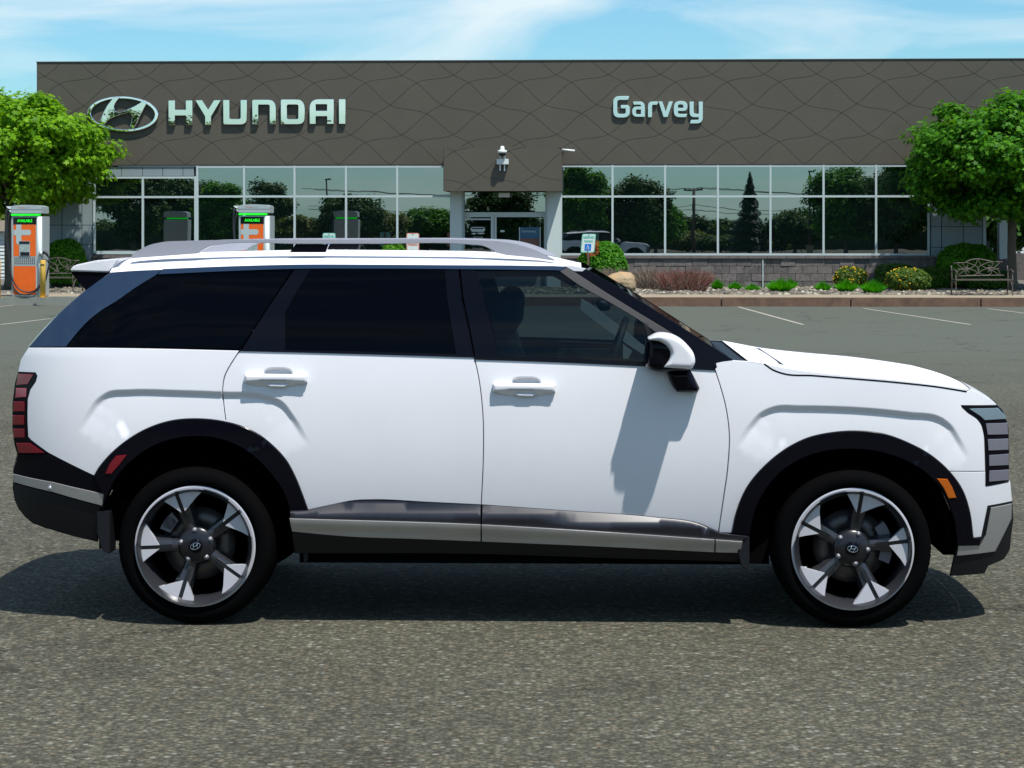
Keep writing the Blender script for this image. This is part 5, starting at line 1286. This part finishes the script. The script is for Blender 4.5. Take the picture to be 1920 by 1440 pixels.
panel('front_pillar', path(seg((1064, 500.5), (1079, 501), (1096, 503)), seg((1096, 503), (1150, 534), (1240, 589), (1310, 634), (1374, 675)), [(1356, 677.5), (1342, 681), (1342, 691)], seg((1339, 690), (1300, 658), (1262, 626), (1190, 582), (1120, 538), (1064, 500.5))), M['gloss_black'], car, off=.0, gap=.001)
panel('pillar_cap', path([(1060, 499), (1074, 499), (1098, 504), (1092, 508.5), (1076, 508)]), M['machined'], car, off=.004, gap=0, depth=.006)
panel('belt_trim', path(seg((451, 655.3), (670, 659.5), (888, 665.5)), [(889, 669.6)], seg((889, 669.6), (670, 663), (449, 657.5))), M['gloss_black'], car, off=.006, gap=0, depth=.012)
panel('belt_trim', path(seg((890, 667.5), (1050, 672.5), (1212, 680), (1335, 689)), [(1341, 694)], seg((1341, 694), (1212, 686.5), (1050, 679), (890, 673.5))), M['gloss_black'], car, off=.006, gap=0, depth=.012)
# ---- dark inner shell and underbody
inner = path([(60, 655), (450, 660), (1330, 692), (1500, 705), (1800, 740), (1885, 800), (1888, 930), (1885, 1010), (1800, 1030)], [(1796, 1020)], rev(AFI), [(1400, 1020), (1380, 1030), (900, 1010), (555, 990)], ARI, [(190, 990), (60, 950), (40, 900), (35, 780)])
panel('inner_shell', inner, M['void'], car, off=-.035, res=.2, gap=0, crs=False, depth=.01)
XA, ZA = unprojC(367, 1021, -.93); XB, ZB = unprojC(1598, 1034, -.93)
for xc, zc_ in ((XA, RW), (XB, RW)):
    for sg_ in (-1, 1):
        vs = []; fs = []
        n = 24
        for i in range(n + 1):
            a = math.pi * (-.03 + 1.06 * i / n); c, s = math.cos(a), math.sin(a)
            for y, r_ in ((.915, .445), (.60, .445), (.60, .05)): vs.append((xc + r_ * c, sg_ * y, zc_ + .02 + r_ * s))
            if i: 
                for q in range(2): fs.append(((i - 1) * 3 + q, i * 3 + q, i * 3 + q + 1, (i - 1) * 3 + q + 1))
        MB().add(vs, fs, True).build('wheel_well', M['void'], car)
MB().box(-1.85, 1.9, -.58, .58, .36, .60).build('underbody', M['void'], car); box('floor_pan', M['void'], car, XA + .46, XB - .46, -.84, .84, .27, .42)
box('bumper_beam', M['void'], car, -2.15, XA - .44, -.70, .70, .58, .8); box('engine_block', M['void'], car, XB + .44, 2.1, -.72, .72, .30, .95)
# ---- roof: lofted between the two side edges, plus spoiler, windscreen, hood, ends
def loft(name, edge_px, crowns, m, n=28, p=5, off=.0, bow=0.0, far=None, xshift=None):
    E = [cu(*e) for e in edge_px]; vs = []; K = len(E)
    for i, (x, z) in enumerate(E):
        w_ = Wbase(x, z) + off
        for j in range(n + 1):
            a = -math.cos(math.pi * j / n); s = a
            f = 1 - abs(s) ** p
            vs.append((x + (bow[i] if isinstance(bow, list) else bow) * (1 - s * s), s * w_, z + crowns[i] * f))
    fs = [(i * (n + 1) + j, (i + 1) * (n + 1) + j, (i + 1) * (n + 1) + j + 1, i * (n + 1) + j + 1) for i in range(K - 1) for j in range(n)]
    return MB().add(vs, fs, True).build(name, m, car)
re = seg((206, 511), (255, 507.5), (306, 505.5), (430, 500.5), (547, 497.5), (700, 497.5), (860, 498.5), (960, 499), (1063, 500), (1090, 503), n=4)
ct = [np.interp(p[0], [206, 306, 547, 860, 960, 1010, 1060, 1090], [.062, .068, .060, .056, .046, .036, .012, .0]) for p in re]
loft('roof', re, ct, M['paint_top'], p=6)
def extr(name, pts, m, y0, y1, parent=car, bevel=0): return MB().prism(pts, y0, y1).build(name, m, parent, bevel=bevel)
sp_t = [unprojC(*p, -.80) for p in [(131, 508), (134, 501), (141, 496.5), (180, 488), (227, 483.5), (215, 497), (206, 510.5), (170, 509.5)]]
extr('spoiler', sp_t, M['paint'], -.80, .80, bevel=.006)
sp_b = [unprojC(*p, -.79) for p in [(131, 509), (206, 511.5), (185, 528), (161, 545)]]
extr('spoiler_underside', sp_b, M['gloss_black'], -.79, .79, bevel=.004)
wp = seg((1096, 503.5), (1150, 534.5), (1240, 589.5), (1310, 634.5), (1374, 675.5), n=4)
loft('windscreen', wp, [.0] * len(wp), M['carglass'], bow=0, p=2, off=-.004)
loft('cowl', [(1370, 677), (1385, 678.5), (1410, 681)], [-.004] * 3, M['trim_black'], p=3, off=-.01)
HT = seg((1404, 677.5), (1440, 684), (1470, 690), (1525, 698), (1582, 704), (1683, 713), (1763, 722.5), (1817, 729.5), n=4)
panel('hood_side', path([(1424, 681)], HT[3:], [(1812, 733)], rev(HG)), M['paint'], car, gap=.0, crs=False, depth=.012)
HGs = HT
loft('hood', HGs, [np.interp(p[0], [1404, 1500, 1760, 1817], [0, .006, .006, 0]) for p in HGs], M['paint_top'], p=3, off=.0, bow=[.0] * (len(HGs) - 4) + [.01, .02, .03, .05])
for s_ in (-1, 1): MB().tube([(x_, s_ * (Wbase(x_, z_) - .002), z_ - .001) for x_, z_ in [cu(*p_) for p_ in HG]], .0045, 6).build('hood_gap_line', M['void'], car)  # black tube added along the seam to draw the dark hood gap
# front and rear ends, rounded across
def endcap(name, prof, m, bulge, n=24, off=-.004, p=3):
    E = [cu(*e) for e in prof]; vs = []
    for x, z in E:
        w_ = Wbase(x, z) + off
        for j in range(n + 1):
            s = -math.cos(math.pi * j / n); vs.append((x + bulge * (1 - abs(s) ** p), s * w_, z))
    fs = [(i * (n + 1) + j, (i + 1) * (n + 1) + j, (i + 1) * (n + 1) + j + 1, i * (n + 1) + j + 1) for i in range(len(E) - 1) for j in range(n)]
    return MB().add(vs, fs, True).build(name, m, car)
endcap('nose_panel', [(1819, 729), (1840, 738.5), (1858, 749.5), (1871, 760)], M['paint'], .05, p=2)
gr = endcap('grille', [(1871, 760.5), (1880, 769), (1886, 783), (1891, 800), (1892.5, 850), (1892, 903)], M['gloss_black'], .05)
endcap('bumper_face', [(1892, 904), (1895, 908), (1896.5, 925), (1898, 940)], M['paint'], .05)
endcap('lower_grille_face', [(1898, 941), (1900, 974), (1895.5, 1010), (1893.5, 1031), (1883, 1048), (1853, 1061)], M['trim_black'], .04)
endcap('tailgate', [(53, 651), (38, 675), (33, 698), (28, 716), (23, 757), (23, 805), (27, 835), (32, 851)], M['paint'], -.06)
endcap('rear_window', [(161, 545), (109, 590), (80, 620), (53, 651)], M['tint'], -.08)
endcap('rear_bumper_face', [(32, 851), (24.5, 878), (24, 904), (23, 915), (27, 938), (34, 954), (47, 970), (60, 981), (89, 992)], M['trim_black'], -.05)
# ---- roof rails
def rail(sgn):
    yw = .745
    U = lambda p: unprojC(*p, -yw)
    top = seg((248, 479), (262, 469), (280, 460), (305, 454), (350, 451.5), (414, 450), (650, 449), (898, 450.5), (935, 452.5), (965, 457), (1006, 470), (1040, 487))
    bot = seg((1040, 489), (1000, 483), (950, 478)) + seg((932, 474), (920, 467), (905, 461), (880, 458.5), (700, 457.3), (560, 457.3), (414, 458.3), (397, 461), (384, 467), (372, 475)) + [(248, 484)]
    o = MB().prism([U(p) for p in path(top, bot)], -yw - .02, -yw + .02).build('roof_rail', M['railgrey'], car, bevel=.005)
    q = MB().prism([U(p) for p in [(555, 457.8), (617, 457.8), (611, 473), (544, 473)]], -yw - .015, -yw + .015).build('rail_foot', M['gloss_black'], o)
    if sgn > 0: o.scale = (1, -1, 1)
rail(-1); rail(1)
# ---- pillows: domed solids from an outline
def pillow(name, poly, y, dome, rad, m, parent, back=.0, res=.008, px=True, power=2.0, far=True, sm=True):
    q = np.array([unprojC(*p, y) for p in poly]) if px else np.array(poly)
    a = sum(q[i][0] * q[(i + 1) % len(q)][1] - q[(i + 1) % len(q)][0] * q[i][1] for i in range(len(q)))
    if a < 0: q = q[::-1]
    q = resample(q, res); V2, F2 = triangulate(q, res, .5); P = np.array(V2); d = np.clip(dist_poly(P, q) / rad, 0, 1)
    h = dome * (1 - (1 - d) ** power) ** (1 / power); n = len(P)
    vs = [(P[i, 0], y - h[i], P[i, 1]) for i in range(n)]; fs = []
    for f in F2:
        A, B, C_ = (P[i] for i in f[:3]); s = (B[0] - A[0]) * (C_[1] - A[1]) - (C_[0] - A[0]) * (B[1] - A[1]); fs.append(f if s > 0 else f[::-1])
    nb = len(q); vs += [(q[i, 0], y + back, q[i, 1]) for i in range(nb)]
    for i in range(nb): j = (i + 1) % nb; fs.append((i, n + i, n + j, j))
    o = MB().add(vs, fs, sm).build(name, m, parent)
    if far and parent is car:
        c = o.copy(); COL.objects.link(c); c.scale = (1, -1, 1)
    return o
# ---- door mirror
for sgn in (-1, 1):
    hs2 = seg((1212, 640), (1222, 633), (1250, 633), (1275, 640), (1292, 660), (1296, 680), (1290, 694), (1262, 697), (1228, 697), (1213, 690), (1209.5, 665))[:-1]
    q = [unprojC(*p, -1.10) for p in hs2]
    me = MB(); 
    mh = pillow('mirror_housing', hs2, -1.09, .075, .05, M['gloss_black'], car, back=.13, far=False, power=2.2)
    cap_ = seg((1216, 635), (1233, 626.5), (1256, 627), (1275, 635), (1290, 648), (1301, 664), (1303, 680), (1297, 692)) + seg((1297, 692), (1270, 690.5), (1245, 688.5)) + seg((1245, 688.5), (1255, 673), (1257, 661), (1251, 650), (1238, 641), (1216, 637))
    pillow('mirror_cap', path(cap_), -1.169, .020, .022, M['paint'], mh, back=.16, far=False)
    ft = seg((1248, 694), (1262, 726), (1269, 735)) + [(1308, 736), (1312, 728)] + seg((1312, 728), (1300, 704), (1293, 692))
    pillow('mirror_foot', path(ft), -1.02, .03, .03, M['gloss_black'], mh, back=.10, far=False)
    if sgn > 0: mh.scale = (1, -1, 1)
M['recess'] = M['recess2'] = M['paint']; M['hubdark'] = mat('hub_black', (.010, .010, .013), .25); M['nut'] = mat('lug_nut_steel', (.25, .25, .27), .4, metal=.5)
# ---- door handles
for (dx, dy, par) in ((0, 0, dr_), (465.5, 17.5, df_)):
    D = lambda *pts: [(p[0] + dx, p[1] + dy) for p in pts]
    w0 = Wbase(*cu(516 + dx, 715 + dy))
    cup = seg(*D((492, 703), (496, 695), (505, 692), (537, 692), (547, 695), (552, 703))); cup = cup + D((560, 721), (552, 733), (492, 731), (470, 721))
    # recess built as a darker dished lip: raised ring is avoided, the cup sits in shade under the bar
    for sg_ in (-1,):
        pillow('door_handle', D((458.5, 702), (459.5, 700.8), (575, 702.3), (576, 704), (575.5, 718.5), (545, 716), (492, 715.5), (459, 718)), -(w0 + .020), .014, .012, M['paint'], par, back=.024, far=False, res=.006)
        A_ = [unprojC(*p, -(w0 + .03)) for p in D((459, 715), (492, 714), (545, 714.5), (575.5, 716))]; B_ = [unprojC(*p, -(w0 + .002)) for p in D((474, 723), (492, 727), (545, 727.5), (562, 724))]
        vs = [(p[0], -(w0 + .031), p[1]) for p in A_] + [(p[0], -(w0 - .002), p[1]) for p in B_]
        MB().add(vs, [(0, 4, 5, 1), (1, 5, 6, 2), (2, 6, 7, 3)]).build('handle_underside', M['paint'], par)
        pillow('handle_grip', D((498, 720), (541, 720.5), (533, 726.5), (506, 726)), -(w0 + .020), .006, .01, M['paint'], par, back=.01, far=False, res=.005)
# ---- cabin
SW = lambda p, w_: unprojC(*p, w_)
def seat(y):
    hr = [SW(p, -.45) for p in seg((925, 560), (940, 546), (962, 548), (974, 562), (974, 590), (966, 622), (950, 630), (930, 626), (922, 600))]
    o = pillow('seat', [SW(p, -.45) for p in seg((905, 700), (915, 640), (940, 628), (955, 635), (966, 660), (985, 720), (1000, 790), (900, 800))], 0, .10, .10, M['seat'], car, back=.22, px=False, far=False, res=.03)
    h_ = pillow('headrest', hr, 0, .07, .06, M['seat'], o, back=.14, px=False, far=False, res=.02)
    o.location = (0, y, 0)
seat(-.40); seat(.34)
box('dashboard', M['inner_dark'], car, .62, 1.25, -.72, .72, .95, 1.17, bevel=.03)
wsx = SW((1160, 662), .35)
ring = [(wsx[0] - .03 + .19 * math.sin(a) * .35, .36 + .19 * math.cos(a), wsx[1] - .02 + .19 * math.sin(a)) for a in [i * math.pi / 14 for i in range(29)]]
sw_ = MB().tube(ring, .016, 8).build('steering_wheel', M['inner_dark'], car)
for a in (0, 2.1, 4.2): MB().tube([(wsx[0] - .02, .36, wsx[1] - .03), ring[int(a / 6.283 * 28)]], .012, 6).build('spoke', M['inner_dark'], sw_)
ap = [SW(p, .66) for p in [(1090, 560), (1110, 572), (1215, 655), (1205, 664), (1180, 648), (1120, 605), (1088, 580)]]
MB().prism(ap, .64, .70).build('pillar_lining', M['inner_grey'], car)
MB().prism([SW(p, .60) for p in [(1168, 645), (1185, 658), (1178, 672), (1168, 672)]], .58, .60).build('pillar_lining', M['inner_grey'], car)
hlg = [SW(p, 0) for p in [(880, 503), (1060, 505), (1090, 520), (1075, 530), (1040, 512), (880, 515)]]
MB().prism(hlg, -.78, .78).build('headliner', M['inner_dark'], car)
pillow('rear_view_mirror', [SW(p, 0) for p in seg((1115, 566), (1125, 560), (1145, 572), (1142, 580), (1125, 582))], -.05, .02, .02, M['seat'], car, back=.05, px=False, far=False, res=.01)
MB().box(-.30, -.26, -.80, .80, .7, 1.58).build('cabin_divider', M['void'], car)
box('door_lining', M['inner_dark'], car, -.2, .95, .80, .84, .6, 1.16)
# ---- wheels
def wheel(xc, sgn, slot0, name='wheel'):
    yo = .925                                                      # outer face of the rim
    w_ = MB(); RR = .2755
    w_.lathe([(.262, -.05 + .0), (.250, -.03), (.236, .0), (.232, .12), (.245, .20), (.262, .215)], (0, 0, 0), 'y', 64)
    w_.f = w_.f[:-2]; w_.sm = w_.sm[:-2]
    o = w_.build('wheel', M['darkalloy'], car)
    o.location = (xc, sgn * yo if sgn > 0 else -yo, RW)
    if sgn > 0: o.rotation_euler = (0, 0, math.pi)
    # local: outward is -y
    ty = MB(); ty.lathe([(.268, -.012), (.276, -.024), (.300, -.034), (.325, -.030), (.343, -.016), (.352, .006), (.357, .03), (.357, .20), (.350, .225), (.32, .245), (.27, .235), (.262, .2)], n=96, axis='y', close=True)
    for a_ in range(96):
        pass
    ty.build('tyre', M['tyre'], o)
    tr = MB()
    for i in range(64):
        a = 2 * math.pi * i / 64; c, s = math.cos(a), math.sin(a); d = .0135
        for (ya, yb, sh_) in ((.02, .06, 0), (.10, .14, .02), (.17, .2, .03)):
            P_ = []
            for r_, y_ in ((.3565, ya), (.3580, ya + .006), (.3580, yb), (.3565, yb)):
                P_ += [(r_ * math.cos(a + sh_ - d), y_, r_ * math.sin(a + sh_ - d)), (r_ * math.cos(a + sh_ + d), y_, r_ * math.sin(a + sh_ + d))]
            tr.add(P_, [(0, 1, 3, 2), (2, 3, 5, 4), (4, 5, 7, 6), (0, 2, 4, 6), (1, 7, 5, 3)])
    b_ = tr.build('tread_blocks', M['tyre'], o); b_['kind'] = 'stuff'
    MB().lathe([(.262, -.006), (.264, -.020), (.2755, -.022), (.2775, -.016), (.2775, .0)], (0, 0, 0), 'y', 96, close=False)
    lip = MB(); lip.lathe([(.253, .0), (.2545, -.0205), (.2735, -.0235), (.2765, -.018), (.277, .01)], (0, 0, 0), 'y', 96); lip.f = lip.f[:-2]; lip.sm = lip.sm[:-2]; lip.build('rim_lip', M['machined'], o)
    pol = lambda r_, deg: (r_ * RR * math.sin(R(deg)), r_ * RR * math.cos(R(deg)))
    for k in range(5):
        a = slot0 + 72 * k
        # machined wedges either side of the slot
        hw = 2.0
        rt = [pol(.952, a + hw), pol(.952, a + 8), pol(.952, a + 16), pol(.952, a + 28), pol(.925, a + 28), pol(.80, a + 20.5), pol(.60, a + hw * 1.6)]
        lf = [pol(.952, a - hw), pol(.60, a - hw * 1.6), pol(.80, a - 12), pol(.93, a - 16), pol(.952, a - 16), pol(.952, a - 7)]
        for nm, pl in (('spoke_face', rt), ('spoke_face', lf)):
            me_ = MB(); n_ = len(pl)
            ar = sum(pl[i][0] * pl[(i + 1) % n_][1] - pl[(i + 1) % n_][0] * pl[i][1] for i in range(n_))
            if ar < 0: pl = pl[::-1]
            rr_f = lambda p: math.hypot(*p) / RR
            yf = lambda p: -.0225 + .020 * (.95 - rr_f(p))
            vs = [(p[0], yf(p), p[1]) for p in pl] + [(p[0], yf(p) + .03, p[1]) for p in pl]
            me_.add(vs, [tuple(range(n_))] + [(i, i + n_, (i + 1) % n_ + n_, (i + 1) % n_) for i in range(n_)])
            me_.build(nm, M['machined'], o)
        # dark spoke body: ridge with sloping flanks
        sec = []
        for r_, wl, wr, yt, yb in ((.26, 24, 24, .012, .05), (.42, 15, 18, .010, .055), (.60, 10.5, 15, .000, .055), (.78, 8.5, 14.5, -.008, .050), (.90, 11.5, 22, -.013, .04), (.955, 13.5, 27, -.016, .03)):
            cols = [pol(r_, a - wl * 1.12), pol(r_, a - wl * .72), pol(r_, a - 1.6 / max(r_, .3) * .62 - .8), pol(r_, a + 1.6 / max(r_, .3) * .62 + .8), pol(r_, a + wr * .72), pol(r_, a + wr * 1.08)]
            ys = [yb, yt + .006, yt, yt, yt + .006, yb]
            sec.append([(c_[0], y_, c_[1]) for c_, y_ in zip(cols, ys)])
        sp_ = MB(); vs = [p for s_ in sec for p in s_]; fs = [(i * 6 + j, i * 6 + j + 1, (i + 1) * 6 + j + 1, (i + 1) * 6 + j) for i in range(len(sec) - 1) for j in range(5)]
        sp_.add(vs, fs); so = sp_.build('spoke', M['darkalloy'], o, bevel=0)
        # slot
        sl = MB(); q0, q1 = pol(.40, a), pol(.985, a); n_ = Vector((q1[1] - q0[1], -(q1[0] - q0[0]))).normalized() * .0088
        sl.add([(q0[0] - n_.x, .004, q0[1] - n_.y), (q0[0] + n_.x, .004, q0[1] + n_.y), (q1[0] + n_.x, -.0185, q1[1] + n_.y), (q1[0] - n_.x, -.0185, q1[1] - n_.y),
                (q0[0] - n_.x, .03, q0[1] - n_.y), (q0[0] + n_.x, .03, q0[1] + n_.y), (q1[0] + n_.x, .02, q1[1] + n_.y), (q1[0] - n_.x, .02, q1[1] - n_.y)], [(0, 1, 2, 3), (0, 4, 5, 1), (1, 5, 6, 2), (2, 6, 7, 3), (3, 7, 4, 0)])
        sl.build('spoke_slot', M['slot'], o)
        # cut across the lip
        # lug nut between the spokes
        ln = pol(.255, a + 14); 
        MB().lathe([(.0, -.008), (.006, -.0075), (.0085, -.004), (.0085, .0), (.0125, .001), (.0125, .006)], (ln[0], .002, ln[1]), 'y', 12).build('lug_nut', M['nut'], o)
    MB().lathe([(.0, -.004), (.045, -.004), (.052, -.001), (.075, .006), (.085, .016), (.088, .05)], (0, 0, 0), 'y', 40).build('hub', M['hubdark'], o)
    cp_ = MB().lathe([(.0, -.016), (.026, -.015), (.031, -.011), (.032, -.002)], (0, 0, 0), 'y', 32).build('center_cap', M['gloss_black'], o)
    em_ = MB(); ta = R(slot0 - 19.5)
    E_ = lambda a_, b_: (a_ * math.cos(ta + .35) + b_ * math.sin(ta + .35), -.0175, -a_ * math.sin(ta + .35) + b_ * math.cos(ta + .35))
    em_.tube([E_(.0225 * math.cos(t_), .014 * math.sin(t_)) for t_ in [i * math.pi / 16 for i in range(33)]], .0014, 5)
    em_.tube([E_(-.013, -.010), E_(-.005, .012)], .0019, 5); em_.tube([E_(.005, -.012), E_(.013, .010)], .0019, 5); em_.tube([E_(-.008, -.003), E_(0, .0), E_(.008, .003)], .0019, 5)
    em_.build('cap_emblem', M['chrome'], o)
    MB().lathe([(.05, .09), (.165, .09), (.165, .115), (.05, .115)], (0, 0, 0), 'y', 48, close=True).build('brake_disc', M['disc'], o)
    for (aa, bb) in ((52, 72), (94, 114)) if slot0 > 0 else ((-68, -40), (-64, -44)):
        pts = [pol(.50, aa), pol(.68, aa), pol(.68, (aa + bb) / 2), pol(.68, bb), pol(.50, bb)]; MB().prism(pts, .055, .12).build('brake_caliper', M['caliper'], o)
    MB().lathe([(.0, .215), (.25, .215)], (0, 0, 0), 'y', 32).build('inner_disc', M['void'], o)
    vl = pol(.86, -112 if slot0 > 0 else -143); MB().tube([(vl[0], .03, vl[1]), (vl[0] * .94, -.01, vl[1] * .94)], .004, 6).build('valve', M['chrome'], o)

wheel(XB, -1, 9.5); wheel(XA, -1, -19.8); wheel(XB, 1, 9.5); wheel(XA, 1, -19.8)
